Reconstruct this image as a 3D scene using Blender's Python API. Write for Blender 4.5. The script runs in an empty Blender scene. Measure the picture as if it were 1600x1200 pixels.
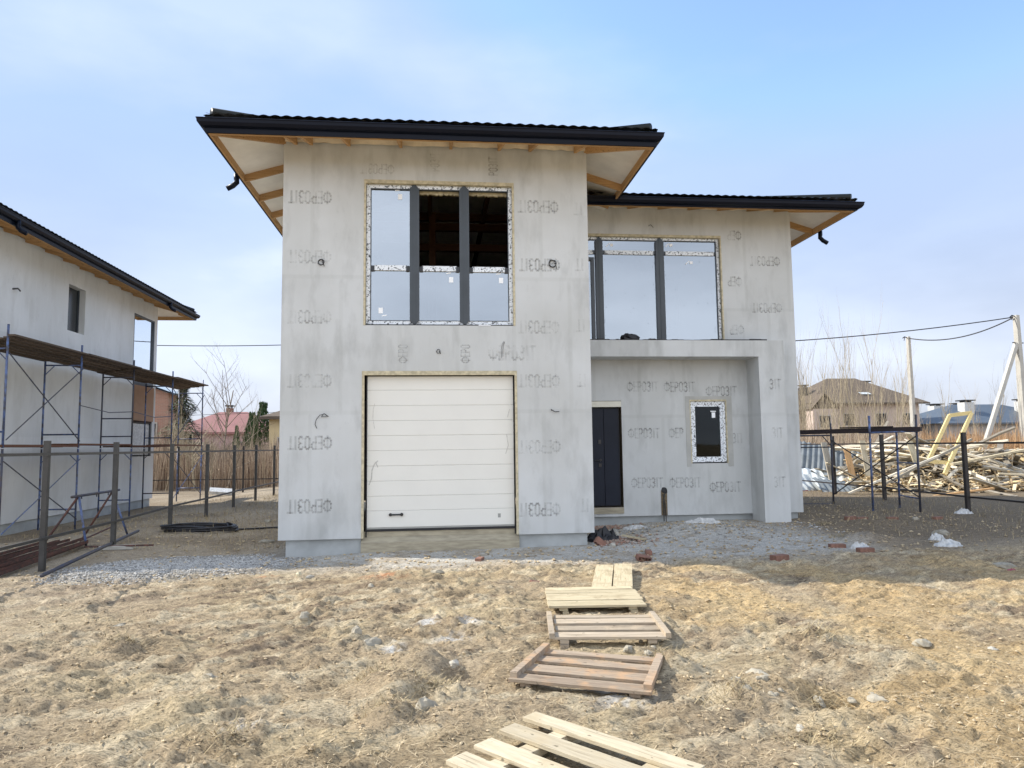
import bpy, math, random
import numpy as np
from mathutils import Vector, Matrix
random.seed(7); rng = np.random.RandomState(7)
R = math.radians
sc = bpy.context.scene
col = sc.collection

# ------------------------------------------------------------------ helpers
def tag(o, label=None, cat=None, group=None, kind=None):
    if label: o['label'] = label
    if cat: o['category'] = cat
    if group: o['group'] = group
    if kind: o['kind'] = kind
    return o
def empty(name, loc=(0, 0, 0), rz=0, label=None, cat=None, group=None):
    o = bpy.data.objects.new(name, None); col.objects.link(o)
    o.location = loc; o.rotation_euler = (0, 0, rz); o.empty_display_size = .2
    return tag(o, label, cat, group)
class MB:
    def __init__(s): s.v = []; s.f = []; s.m = []
    def add(s, vs, fs, mi=0):
        b = len(s.v); s.v += [tuple(x) for x in vs]; s.f += [tuple(i + b for i in f) for f in fs]; s.m += [mi] * len(fs); return s
    def box(s, x0, x1, y0, y1, z0, z1, mi=0):
        vs = [(x, y, z) for z in (z0, z1) for y in (y0, y1) for x in (x0, x1)]
        return s.add(vs, [(0, 2, 3, 1), (4, 5, 7, 6), (0, 1, 5, 4), (2, 6, 7, 3), (0, 4, 6, 2), (1, 3, 7, 5)], mi)
    def beam(s, a, b, w, h, up=(0, 0, 1), mi=0):
        a = Vector(a); b = Vector(b); d = (b - a).normalized(); u = Vector(up)
        sd = d.cross(u)
        if sd.length < 1e-4: sd = d.cross(Vector((1, 0, 0)))
        sd.normalize(); u = sd.cross(d)
        vs = []
        for p in (a, b):
            for i, j in ((-1, -1), (1, -1), (1, 1), (-1, 1)): vs.append(p + sd * (i * w / 2) + u * (j * h / 2))
        return s.add(vs, [(0, 1, 2, 3), (7, 6, 5, 4), (0, 4, 5, 1), (1, 5, 6, 2), (2, 6, 7, 3), (3, 7, 4, 0)], mi)
    def tube(s, pts, r, n=8, r2=None, mi=0, cap=True):
        pts = [Vector(p) for p in pts]; k = len(pts); r2 = r if r2 is None else r2
        vs = []; up = None
        for i, p in enumerate(pts):
            d = (pts[min(i + 1, k - 1)] - pts[max(i - 1, 0)]).normalized()
            if up is None:
                up = d.orthogonal().normalized()
            else:
                up = (up - d * up.dot(d))
                up = up.normalized() if up.length > 1e-5 else d.orthogonal().normalized()
            q = d.cross(up); rr = r + (r2 - r) * i / max(1, k - 1)
            for j in range(n):
                a = 2 * math.pi * j / n; vs.append(p + (up * math.cos(a) + q * math.sin(a)) * rr)
        fs = [(i * n + j, i * n + (j + 1) % n, (i + 1) * n + (j + 1) % n, (i + 1) * n + j) for i in range(k - 1) for j in range(n)]
        if cap and n > 3: fs += [tuple(range(n - 1, -1, -1)), tuple((k - 1) * n + j for j in range(n))]
        return s.add(vs, fs, mi)
    def quad(s, a, b, c, d, mi=0): return s.add([a, b, c, d], [(0, 1, 2, 3)], mi)
    def build(s, name, mats, parent=None, loc=None, smooth=False, bevel=0):
        me = bpy.data.meshes.new(name); me.from_pydata(s.v, [], s.f)
        if not isinstance(mats, (list, tuple)): mats = [mats]
        for m in mats: me.materials.append(m)
        if len(mats) > 1: me.polygons.foreach_set('material_index', s.m)
        if smooth: me.polygons.foreach_set('use_smooth', [True] * len(s.f))
        me.validate(); me.update()
        o = bpy.data.objects.new(name, me); col.objects.link(o)
        if loc is not None: o.location = loc
        if parent: o.parent = parent
        if bevel:
            b = o.modifiers.new('bevel', 'BEVEL'); b.width = bevel; b.segments = 2; b.limit_method = 'ANGLE'
        return o
def children(o): return [c for c in bpy.data.objects if c.parent == o]
def copy_tree(o, parent=None, kids=None):
    c = o.copy(); col.objects.link(c); c.parent = parent
    for ch in (children(o) if kids is None else kids): copy_tree(ch, c)
    return c
def sstep(a, b, x):
    t = np.clip((x - a) / (b - a), 0, 1); return t * t * (3 - 2 * t)
_T = rng.rand(256, 256)
def vnoise(x, y, seed=0):
    x = x + seed * 17.3; y = y + seed * 9.7
    xi = np.floor(x).astype(int); yi = np.floor(y).astype(int); fx = x - xi; fy = y - yi
    fx = fx * fx * (3 - 2 * fx); fy = fy * fy * (3 - 2 * fy)
    g = lambda i, j: _T[i & 255, j & 255]
    return (g(xi, yi) * (1 - fx) + g(xi + 1, yi) * fx) * (1 - fy) + (g(xi, yi + 1) * (1 - fx) + g(xi + 1, yi + 1) * fx) * fy
def fbm(x, y, s, o=4, seed=0):
    r = 0; a = .5; t = 0
    for i in range(o): r = r + a * vnoise(x / s, y / s, seed + i * 3); t += a; a *= .5; s /= 2.03
    return r / t

# ------------------------------------------------------------------ materials
def mat(name):
    m = bpy.data.materials.new(name); m.use_nodes = True
    nt = m.node_tree; b = nt.nodes['Principled BSDF']; return m, nt, b
def N(nt, t, **k):
    n = nt.nodes.new(t)
    for a, v in k.items():
        if a in n.inputs.keys() if False else False: pass
        setattr(n, a, v)
    return n
def noise(nt, vec, scale, detail=4, rough=.55):
    n = N(nt, 'ShaderNodeTexNoise'); n.inputs['Scale'].default_value = scale; n.inputs['Detail'].default_value = detail
    n.inputs['Roughness'].default_value = rough; nt.links.new(vec, n.inputs['Vector']); return n.outputs['Fac']
def mapping(nt, out, scale=(1, 1, 1), rot=(0, 0, 0)):
    m = N(nt, 'ShaderNodeMapping'); m.inputs['Scale'].default_value = scale; m.inputs['Rotation'].default_value = rot
    nt.links.new(out, m.inputs['Vector']); return m.outputs['Vector']
def ramp(nt, fac, stops):
    r = N(nt, 'ShaderNodeValToRGB'); e = r.color_ramp.elements
    while len(e) < len(stops): e.new(.5)
    for i, (p, c) in enumerate(stops):
        e[i].position = p; e[i].color = (c, c, c, 1) if isinstance(c, (int, float)) else (*c, 1)
    nt.links.new(fac, r.inputs['Fac']); return r.outputs['Color']
def mix(nt, fac, a, b, mode='MIX'):
    m = N(nt, 'ShaderNodeMix', data_type='RGBA', blend_type=mode)
    for k, v in ((0, fac), (6, a), (7, b)):
        if hasattr(v, 'is_linked') or isinstance(v, bpy.types.NodeSocket): nt.links.new(v, m.inputs[k])
        elif k == 0: m.inputs[0].default_value = v
        else: m.inputs[k].default_value = (*v, 1)
    return m.outputs[2]
def bump(nt, b, h, strength=.3, dist=.01):
    n = N(nt, 'ShaderNodeBump'); n.inputs['Strength'].default_value = strength; n.inputs['Distance'].default_value = dist
    nt.links.new(h, n.inputs['Height']); nt.links.new(n.outputs['Normal'], b.inputs['Normal'])
def objc(nt): return N(nt, 'ShaderNodeTexCoord').outputs['Object']
def rnd(nt): return N(nt, 'ShaderNodeObjectInfo').outputs['Random']
def simple(name, c, rough=.6, metal=0, var=.25, scale=6, bmp=.1, spec=None, c2=None, stretch=(1, 1, 1)):
    m, nt, b = mat(name); v = mapping(nt, objc(nt), stretch)
    n = noise(nt, v, scale, 5)
    c2 = c2 or tuple(x * (1 - var) for x in c)
    nt.links.new(mix(nt, ramp(nt, n, [(.35, 0), (.65, 1)]), c, c2), b.inputs['Base Color'])
    b.inputs['Roughness'].default_value = rough; b.inputs['Metallic'].default_value = metal
    if spec is not None: b.inputs['Specular IOR Level'].default_value = spec
    if bmp: bump(nt, b, noise(nt, v, scale * 5, 4), bmp)
    return m
def plaster(name, c, c2, c3):
    m, nt, b = mat(name); o = objc(nt)
    big = noise(nt, o, .55, 4); mid = noise(nt, mapping(nt, o, (1, 1, .35)), 2.2, 5, .6); st = noise(nt, mapping(nt, o, (5, 5, .5)), 1.4, 4)
    k = mix(nt, ramp(nt, big, [(.4, 0), (.62, 1)]), c, c2)
    k = mix(nt, ramp(nt, mid, [(.5, 0), (.72, .75)]), k, c3)
    k = mix(nt, ramp(nt, st, [(.55, 0), (.8, .45)]), k, tuple(x * 1.18 for x in c))
    # trowel panels (rectangular lap joints of the reinforcing mesh)
    br = N(nt, 'ShaderNodeTexBrick'); br.inputs['Scale'].default_value = 1; br.inputs['Brick Width'].default_value = 1.02; br.inputs['Row Height'].default_value = 2.4
    br.inputs['Mortar Size'].default_value = .05; br.inputs['Mortar Smooth'].default_value = .6
    sp = N(nt, 'ShaderNodeSeparateXYZ'); nt.links.new(o, sp.inputs[0]); cb = N(nt, 'ShaderNodeCombineXYZ')
    nt.links.new(sp.outputs[0], cb.inputs[0]); nt.links.new(sp.outputs[2], cb.inputs[1]); nt.links.new(cb.outputs[0], br.inputs['Vector'])
    br.inputs['Color1'].default_value = (.97, .97, .97, 1); br.inputs['Color2'].default_value = (1, 1, 1, 1); br.inputs['Mortar'].default_value = (.93, .93, .925, 1)
    k = mix(nt, 1, k, br.outputs['Color'], 'MULTIPLY')
    sc_ = noise(nt, mapping(nt, o, (1.2, 1.2, .7), (0, .5, 0)), 5, 6, .7)
    k = mix(nt, ramp(nt, sc_, [(.3, .35), (.42, 0)]), k, tuple(x * .72 for x in c2))
    nt.links.new(k, b.inputs['Base Color']); b.inputs['Roughness'].default_value = .92; b.inputs['Specular IOR Level'].default_value = .15
    h = mix(nt, .5, noise(nt, o, 60, 4), noise(nt, mapping(nt, o, (1, 1, .5)), 7, 5))
    bump(nt, b, h, .35, .012); return m
def wood(name, c, c2, var=.35, dirt=None):
    m, nt, b = mat(name); v = mapping(nt, objc(nt), (1.2, 14, 14)); g = noise(nt, v, 3, 6, .65)
    k = mix(nt, ramp(nt, g, [(.3, 0), (.7, 1)]), c, c2)
    hs = N(nt, 'ShaderNodeHueSaturation'); mr = N(nt, 'ShaderNodeMapRange'); nt.links.new(rnd(nt), mr.inputs[0])
    mr.inputs[3].default_value = 1 - var; mr.inputs[4].default_value = 1 + var; nt.links.new(mr.outputs[0], hs.inputs['Value']); nt.links.new(k, hs.inputs['Color'])
    k = hs.outputs['Color']
    if dirt: k = mix(nt, ramp(nt, noise(nt, objc(nt), 5, 5, .6), [(.5, 0), (.68, .8)]), k, dirt)
    k = mix(nt, ramp(nt, noise(nt, mapping(nt, objc(nt), (1, 1.8, 1.8)), 16, 1), [(.7, 0), (.75, .75)]), k, tuple(x * .3 for x in c2)); k = mix(nt, ramp(nt, noise(nt, mapping(nt, objc(nt), (1, 30, 30)), 2, 3, .6), [(.6, 0), (.68, .6)]), k, tuple(x * .4 for x in c2))
    nt.links.new(k, b.inputs['Base Color']); b.inputs['Roughness'].default_value = .8; b.inputs['Specular IOR Level'].default_value = .2
    bump(nt, b, g, .8, .008); return m
M = {}
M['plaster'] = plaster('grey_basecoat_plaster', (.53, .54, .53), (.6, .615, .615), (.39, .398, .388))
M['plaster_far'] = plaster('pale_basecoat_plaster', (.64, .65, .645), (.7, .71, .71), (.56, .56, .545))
M['plinth'] = simple('plinth_render', (.42, .44, .44), .9, var=.2, scale=3, bmp=.2)
M['reveal'] = simple('reveal_foam', (.62, .55, .38), .85, var=.35, scale=14, bmp=.3)
M['brickrev'] = simple('rough_reveal', (.2, .15, .09), .95, var=.5, scale=30, bmp=.5)
M['concrete'] = simple('board_marked_concrete', (.42, .37, .27), .9, var=.3, scale=4, bmp=.4, stretch=(1, 1, 6))
M['anthracite'] = simple('anthracite_aluminium', (.045, .056, .068), .38, 0, .2, 3, 0)
M['door'] = simple('dark_blue_grey_door', (.014, .018, .03), .5, 0, .2, 2, 0, spec=.2)
M['gutter'] = simple('dark_coated_steel', (.004, .006, .014), .38, 0, .2, 3, 0, spec=.15)
M['tiles'] = simple('dark_metal_roof_tiles', (.014, .018, .018), .45, 0, .3, 2, .05, spec=.25)
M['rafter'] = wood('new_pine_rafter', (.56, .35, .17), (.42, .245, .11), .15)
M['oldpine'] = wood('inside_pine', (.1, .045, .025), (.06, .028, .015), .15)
M['membrane'] = simple('white_roof_membrane', (.82, .78, .7), .7, var=.12, scale=3, bmp=.15)
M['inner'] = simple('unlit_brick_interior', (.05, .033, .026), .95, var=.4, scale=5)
M['garage'] = simple('white_panel_steel', (.74, .73, .68), .42, var=.035, scale=1.5, bmp=.03)
M['seam'] = simple('panel_seam', (.33, .33, .31), .6, var=.1)
M['rubber'] = simple('black_rubber', (.012, .012, .014), .6, var=.1)
M['black'] = simple('black_plastic', (.01, .01, .012), .3, var=.1)
M['sticker'] = simple('white_sticker', (.93, .95, .97), .5, var=.04)
M['smudge'] = simple('grey_smudge', (.62, .61, .57), .6, var=.3, scale=30)
M['wire'] = simple('black_cable', (.03, .03, .032), .5, var=.1)
M['bluesteel'] = simple('blue_painted_steel', (.11, .17, .36), .5, .1, .5, 9, .1, c2=(.06, .055, .055))
M['darksteel'] = simple('rusty_dark_steel', (.075, .065, .06), .55, .2, .4, 9, .1, c2=(.05, .06, .1))
M['fence'] = simple('grey_primed_steel', (.065, .062, .058), .55, .2, .3, 7, .05)
M['fencedark'] = simple('dark_primed_steel', (.03, .024, .022), .5, .1, .3, 7, .05)
M['rust'] = simple('rusty_steel', (.14, .06, .045), .8, .1, .5, 12, .3, c2=(.06, .04, .035))
M['deckwood'] = wood('grey_scaffold_planks', (.15, .11, .08), (.07, .052, .04), .3)
M['rustdeck'] = wood('brown_scaffold_planks', (.17, .085, .055), (.09, .045, .03), .2)
M['darkdeck'] = wood('dark_scaffold_planks', (.045, .035, .035), (.025, .02, .022), .2)
M['pallet_pale'] = wood('bleached_pallet_wood', (.56, .49, .34), (.43, .36, .23), .12, (.38, .31, .2))
M['pallet_new'] = wood('fresh_pallet_wood', (.58, .51, .37), (.43, .36, .25), .14, (.46, .38, .25))
M['pallet_old'] = wood('weathered_pallet_wood', (.48, .41, .31), (.3, .24, .18), .16, (.46, .37, .26))
M['pallet_old2'] = wood('rust_stained_pallet_wood', (.42, .34, .25), (.25, .19, .14), .16, (.5, .31, .17))
M['scrap'] = wood('scrap_boards', (.66, .61, .5), (.42, .37, .29), .4)
M['scrap2'] = wood('yellow_scrap_boards', (.82, .62, .33), (.64, .45, .22), .2)
M['scrap3'] = wood('grey_scrap_boards', (.3, .27, .22), (.2, .17, .13), .3)
M['yellow'] = wood('yellow_frame', (.78, .64, .32), (.66, .52, .24), .05)
M['polecon'] = simple('pale_concrete_pole', (.48, .46, .41), .85, var=.15, scale=3, bmp=.2)
M['corr'] = simple('grey_blue_steel_sheet', (.17, .19, .2), .6, .0, .3, 3, .05)
M['corrw'] = simple('white_blue_steel_sheet', (.6, .64, .64), .5, .0, .12, 3, .05)
M['maroon'] = simple('maroon_steel', (.3, .06, .08), .45, 0, .2, 3, 0)
M['stone'] = simple('pale_stone', (.4, .36, .28), .9, var=.4, scale=9, bmp=.6)
M['brickred'] = simple('red_brick', (.27, .14, .1), .9, var=.35, scale=14, bmp=.5)
M['white'] = simple('white_plastic_sheet', (.62, .62, .6), .5, var=.35, scale=14, bmp=.2)
M['hose'] = simple('black_hose', (.012, .012, .015), .4, var=.1)
M['bitumen'] = simple('black_bitumen', (.01, .01, .013), .5, var=.2, scale=10, bmp=.4)
M['bark'] = simple('grey_brown_bark', (.24, .19, .14), .9, var=.35, scale=12, bmp=.3)
M['barkpale'] = simple('pale_twig_bark', (.42, .35, .24), .9, var=.35, scale=5, bmp=0)
M['straw'] = simple('dry_straw', (.6, .48, .29), .85, var=.4, scale=9, bmp=0)

def leafmat(name, a, b_, tr=.0):
    m, nt, b = mat(name); g = N(nt, 'ShaderNodeNewGeometry'); k = mix(nt, g.outputs['Random Per Island'], a, b_)
    nt.links.new(k, b.inputs['Base Color']); b.inputs['Roughness'].default_value = .8; b.inputs['Specular IOR Level'].default_value = .2; return m
M['spruce'] = leafmat('spruce_needles', (.06, .085, .045), (.17, .18, .11))
M['thuja'] = leafmat('thuja_leaves', (.02, .045, .018), (.05, .085, .03))
M['reed'] = leafmat('dry_reed_stems', (.15, .1, .075), (.6, .48, .35))
M['reedor'] = leafmat('orange_dry_weeds', (.28, .16, .085), (.55, .36, .2))
M['drygrass'] = leafmat('dry_grass_blades', (.2, .16, .09), (.5, .4, .24))
M['strawbits'] = leafmat('straw_bits', (.16, .12, .075), (.66, .54, .35))
M['clod'] = leafmat('clod_soil', (.3, .23, .145), (.56, .45, .29))
M['palestone'] = simple('whitish_stone', (.48, .45, .38), .9, var=.3, scale=14, bmp=.5)
M['gravel'] = leafmat('grey_gravel_stones', (.2, .195, .185), (.55, .535, .5))
M['rubble'] = leafmat('brick_rubble_chips', (.3, .17, .12), (.36, .3, .25))

def brickwall(name, c1, c2, mo, s=1):
    m, nt, b = mat(name); o = objc(nt); br = N(nt, 'ShaderNodeTexBrick'); sp = N(nt, 'ShaderNodeSeparateXYZ'); nt.links.new(o, sp.inputs[0])
    cb = N(nt, 'ShaderNodeCombineXYZ'); ad = N(nt, 'ShaderNodeMath', operation='ADD'); nt.links.new(sp.outputs[0], ad.inputs[0]); nt.links.new(sp.outputs[1], ad.inputs[1])
    nt.links.new(ad.outputs[0], cb.inputs[0]); nt.links.new(sp.outputs[2], cb.inputs[1]); nt.links.new(cb.outputs[0], br.inputs['Vector'])
    br.inputs['Scale'].default_value = s; br.inputs['Brick Width'].default_value = .25; br.inputs['Row Height'].default_value = .08; br.inputs['Mortar Size'].default_value = .01
    br.inputs['Color1'].default_value = (*c1, 1); br.inputs['Color2'].default_value = (*c2, 1); br.inputs['Mortar'].default_value = (*mo, 1)
    nt.links.new(br.outputs['Color'], b.inputs['Base Color']); b.inputs['Roughness'].default_value = .9; return m
M['brickwall'] = brickwall('red_brick_wall', (.4, .2, .14), (.33, .17, .12), (.36, .28, .22))
# taped aluminium profile: white protective film with printed dashes
m, nt, b = mat('white_film_on_frame'); o = objc(nt)
n = noise(nt, mapping(nt, o, (1, 1, 1)), 30, 3, .7)
k = mix(nt, ramp(nt, n, [(.41, 1), (.46, 0)]), (.78, .82, .86), (.03, .035, .045)); nt.links.new(k, b.inputs['Base Color']); b.inputs['Roughness'].default_value = .35; M['film'] = m
# lettering showing through the thin plaster
m, nt, b = mat('faded_print_in_plaster'); b.inputs['Base Color'].default_value = (.3, .3, .285, 1); b.inputs['Roughness'].default_value = .95; b.inputs['Specular IOR Level'].default_value = .1
k = ramp(nt, noise(nt, objc(nt), 3.2, 6, .75), [(.4, 0), (.66, .22)]); nt.links.new(k, b.inputs['Alpha']); M['print'] = m
m2 = m.copy(); m2.name = 'clearer_print_in_plaster'
for nd in m2.node_tree.nodes:
    if nd.bl_idname == 'ShaderNodeValToRGB': nd.color_ramp.elements[0].color = (.05, .05, .05, 1); nd.color_ramp.elements[1].color = (.36, .36, .36, 1)
M['print2'] = m2
def glass(name, refl, tint):
    m, nt, b = mat(name); nt.nodes.remove(b); g = N(nt, 'ShaderNodeBsdfGlossy'); g.inputs['Roughness'].default_value = .015; g.inputs['Color'].default_value = (.84, .9, .96, 1)
    t = N(nt, 'ShaderNodeBsdfTransparent'); t.inputs['Color'].default_value = (*tint, 1); lw = N(nt, 'ShaderNodeFresnel'); lw.inputs[0].default_value = 1.5
    a = N(nt, 'ShaderNodeMath', operation='ADD'); a.use_clamp = True; a.inputs[1].default_value = refl; nt.links.new(lw.outputs[0], a.inputs[0])
    wv = N(nt, 'ShaderNodeBump'); wv.inputs['Strength'].default_value = .12; wv.inputs['Distance'].default_value = .01
    nt.links.new(noise(nt, objc(nt), 1.3, 2), wv.inputs['Height']); nt.links.new(wv.outputs[0], g.inputs['Normal'])
    x = N(nt, 'ShaderNodeMixShader'); nt.links.new(a.outputs[0], x.inputs[0]); nt.links.new(t.outputs[0], x.inputs[1]); nt.links.new(g.outputs[0], x.inputs[2])
    nt.links.new(x.outputs[0], nt.nodes['Material Output'].inputs['Surface']); return m
M['glass'] = glass('mirror_coated_glass', .29, (.3, .33, .35)); M['clearglass'] = glass('clear_glass', -.025, (.5, .55, .58))

# ------------------------------------------------------------------ camera
f, yaw, pit, rol, cx, cz, D = 1111.785, .1037, .0874, .0127, 2.7168, 1.7803, 12.6
fw = Vector((math.sin(yaw) * math.cos(pit), math.cos(yaw) * math.cos(pit), math.sin(pit)))
r_ = Vector((math.cos(yaw), -math.sin(yaw), 0)); u_ = r_.cross(fw); c_, s_ = math.cos(rol), math.sin(rol)
right = r_ * c_ - u_ * s_; up = r_ * s_ + u_ * c_
cd = bpy.data.cameras.new('camera'); cam = bpy.data.objects.new('camera', cd); col.objects.link(cam)
cd.sensor_width = 36; cd.lens = f * 36 / 1600; cd.clip_end = 3000; cd.clip_start = .1
mx = Matrix.Identity(4)
for i in range(3): mx[i][0] = right[i]; mx[i][1] = up[i]; mx[i][2] = -fw[i]; mx[i][3] = (cx, -D, cz)[i]
cam.matrix_world = mx; sc.camera = cam
def far(rx, rz, d): return (cx + rx * d, -D + d, cz + rz * d)   # a place given by bearing, height angle and distance

# ------------------------------------------------------------------ light
trav = Vector((8.19, -2.9, -7.12)).normalized(); to_sun = -trav
elev = math.asin(to_sun.z); azim = math.atan2(to_sun.x, to_sun.y)
sd = bpy.data.lights.new('sun', 'SUN'); so = bpy.data.objects.new('sun', sd); col.objects.link(so)
sd.energy = 3.1; sd.angle = R(.6); sd.color = (1, .94, .84); so.rotation_euler = trav.to_track_quat('-Z', 'Y').to_euler()
w = bpy.data.worlds.new('World'); sc.world = w; w.use_nodes = True; nt = w.node_tree; bg = nt.nodes['Background']
sky = N(nt, 'ShaderNodeTexSky', sky_type='NISHITA'); sky.sun_disc = False; sky.sun_elevation = elev; sky.sun_rotation = azim
sky.air_density = 1.1; sky.dust_density = .8; sky.ozone_density = 2.2; sky.altitude = 100
tc = N(nt, 'ShaderNodeTexCoord').outputs['Generated']
sp = N(nt, 'ShaderNodeSeparateXYZ'); nt.links.new(tc, sp.inputs[0])
cn = noise(nt, mapping(nt, tc, (1, 1, 2.6), (0, .12, 0)), 2.1, 6, .5)
cl = ramp(nt, cn, [(.4, 0), (.66, .7)])
hz = N(nt, 'ShaderNodeMapRange'); nt.links.new(sp.outputs[2], hz.inputs[0]); hz.inputs[1].default_value = -.02; hz.inputs[2].default_value = .46; hz.inputs[3].default_value = .97; hz.inputs[4].default_value = 0.0
hz2 = N(nt, 'ShaderNodeMath', operation='POWER'); nt.links.new(hz.outputs[0], hz2.inputs[0]); hz2.inputs[1].default_value = 1.3
mx_ = N(nt, 'ShaderNodeMath', operation='MAXIMUM'); nt.links.new(hz2.outputs[0], mx_.inputs[0])
cm = N(nt, 'ShaderNodeMath', operation='MULTIPLY'); nt.links.new(cl, cm.inputs[0]); cm.inputs[1].default_value = .75; 
cmr = N(nt, 'ShaderNodeMapRange'); nt.links.new(sp.outputs[2], cmr.inputs[0]); cmr.inputs[1].default_value = .2; cmr.inputs[2].default_value = .62; cmr.inputs[3].default_value = 1; cmr.inputs[4].default_value = .25
cm2 = N(nt, 'ShaderNodeMath', operation='MULTIPLY'); nt.links.new(cm.outputs[0], cm2.inputs[0]); nt.links.new(cmr.outputs[0], cm2.inputs[1])
nt.links.new(cm2.outputs[0], mx_.inputs[1])
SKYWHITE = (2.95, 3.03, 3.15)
skc = mix(nt, 1, sky.outputs[0], (1.5, 2.1, 3.3), 'DARKEN')
bk = N(nt, 'ShaderNodeMapRange'); nt.links.new(sp.outputs[1], bk.inputs[0]); bk.inputs[1].default_value = .1; bk.inputs[2].default_value = -.8; bk.inputs[3].default_value = 1; bk.inputs[4].default_value = 2.3  # sky behind the camera brightened, an added fill for the shaded facade
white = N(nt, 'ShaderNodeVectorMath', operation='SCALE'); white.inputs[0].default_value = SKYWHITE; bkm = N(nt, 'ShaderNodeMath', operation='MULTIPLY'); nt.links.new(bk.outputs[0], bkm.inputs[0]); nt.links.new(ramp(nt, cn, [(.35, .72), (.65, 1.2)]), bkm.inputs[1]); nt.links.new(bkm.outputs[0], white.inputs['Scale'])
bkc = N(nt, 'ShaderNodeMapRange'); nt.links.new(sp.outputs[1], bkc.inputs[0]); bkc.inputs[1].default_value = .1; bkc.inputs[2].default_value = -.6; bkc.inputs[3].default_value = 0; bkc.inputs[4].default_value = .6  # extra white mixed in behind the camera for the same added fill
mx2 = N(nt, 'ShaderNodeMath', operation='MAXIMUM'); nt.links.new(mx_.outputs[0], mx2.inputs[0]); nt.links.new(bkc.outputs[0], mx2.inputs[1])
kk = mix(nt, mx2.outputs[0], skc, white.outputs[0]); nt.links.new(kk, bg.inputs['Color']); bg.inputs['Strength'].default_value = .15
sc.view_settings.view_transform = 'Standard'; sc.view_settings.look = 'None'; sc.view_settings.exposure = 1.15; sc.view_settings.gamma = 1
sc.render.engine = 'CYCLES'
try: sc.cycles.max_bounces = 8; sc.cycles.diffuse_bounces = 4; sc.cycles.transparent_max_bounces = 12
except Exception: pass

# ------------------------------------------------------------------ ground
def axis(a, b, st, far_, k=1.16):
    c = list(np.arange(a, b, st)); l = []; x = a; s = st
    while x > -far_: s *= k; x -= s; l.append(x)
    rr = []; x = c[-1]; s = st
    while x < far_: s *= k; x += s; rr.append(x)
    return np.array(l[::-1] + c + rr)
gxs = axis(-5.2, 13.2, .025, 900); gys = axis(-10.0, 3.6, .022, 1200)
GX, GY = np.meshgrid(gxs, gys)
def base_z(x, y):
    return .1 * sstep(4.5, 8.5, x) * sstep(-2.5, 1.5, y) - .07 * sstep(2, 0, x) * sstep(-2, 0, y) * sstep(-3, -1, x) - .18 * sstep(-4, -7, x) * sstep(0, 6, y)
MOUNDS = [(2.9, -6.75, -.11, .17), (2.6, -6.5, .07, .2), (2.45, -7.2, .06, .2), (2.59, -7.33, -.06, .12), (2.3, -6.95, .05, .22), (1.95, -6.85, -.05, .2), (2.1, -7.6, -.06, .16), (2.38, -7.7, .06, .15),
          (-.1, -5.75, .1, .16), (5.45, -7.75, -.09, .2), (5.1, -7.5, .07, .2), (4.8, -7.7, .07, .14), (6.07, -6.3, .06, .22), (4.55, -6.95, .06, .2), (4.4, -6.6, .05, .2), (1.0, -7.3, .05, .3), (1.5, -5.4, -.04, .2),
          (.8, -5.6, -.05, .2), (-.6, -7.2, .05, .3), (6.3, -7.1, .04, .3), (5.2, -8.6, -.05, .2), (3.4, -4.9, .04, .4), (10.2, -.6, .08, .5), (7.6, 1.1, .06, .8), (11.6, 1.2, .06, .6)]
wild = sstep(.4, -.2, GY) * 0 + sstep(-1.0, -2.4, GY + .35 * (fbm(GX, GY, 1.5, 3, 5) - .5) * 2)
near = np.clip(1 - np.hypot(GX - 3, GY + 4) / 40, 0, 1)
dust = sstep(-2.5, -1.1, GY + .9 * (fbm(GX, GY, .8, 3, 9) - .5)) * sstep(-.6, .8, GX) * sstep(10.4, 9, GX + .8 * (fbm(GX, GY, .9, 3, 2) - .5)) * sstep(4, 2, GY)
grav = np.clip(1.25 - np.hypot((GX + 1.15) / 1.5, (GY + .95 - .2 * (GX + 1)) / 1.25) + .35 * (fbm(GX, GY, .5, 4, 12) - .5), 0, .35) / .35
bl = lambda n: 1 - np.abs(2 * n - 1)
rough = .2 + .8 * wild
UU = GX * .93 + GY * .37; VV = -GX * .37 + GY * .93
streak = fbm(UU * .34, VV, .1, 4, 91); patch = .3 + sstep(.38, .6, fbm(GX, GY, .9, 3, 92))
GZ = base_z(GX, GY) + near * (
    .085 * (np.clip(streak, .3, .72) - .5) * rough * patch + .05 * (fbm(UU * .4, VV, .045, 2, 95) - .5) * rough * patch +
    .09 * (fbm(GX, GY, 1.6, 2, 1) - .5) * rough + .085 * (bl(fbm(GX + .5 * GY, GY * 1.5, .6, 3, 3)) - .6) * rough * sstep(.2, .6, fbm(GX, GY, 1.1, 2, 8))
    + .1 * (fbm(GX + .3 * GY, GY * 1.6, .22, 4, 20) - .5) * rough * (.35 + sstep(.38, .62, fbm(GX, GY, 1.0, 3, 24))) + .03 * np.clip(fbm(GX, GY * 1.4, .11, 3, 31) - .53, 0, 1) * (1 + 3 * wild) * sstep(.4, .65, fbm(GX, GY, .9, 2, 33)) + .035 * (bl(fbm(GX + .4 * GY, GY * 1.7, .085, 3, 41)) - .6) * rough * sstep(.3, .6, fbm(GX, GY, .4, 2, 9)) + (.01 + .02 * wild) * (fbm(GX, GY, .05, 2, 44) - .5))
FLAT = [(4.44, -4.56, .62), (4.26, -5.8, .6), (3.87, -7.02, .62), (3.35, -8.65, .75), (4.95, -3.3, .6)]
for fx_, fy_, fr_ in FLAT:
    k0 = np.exp(-(((GX - fx_) ** 2 + (GY - fy_) ** 2) / fr_ ** 2) ** 2) * .85; GZ = GZ * (1 - k0) + .0 * k0
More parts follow.
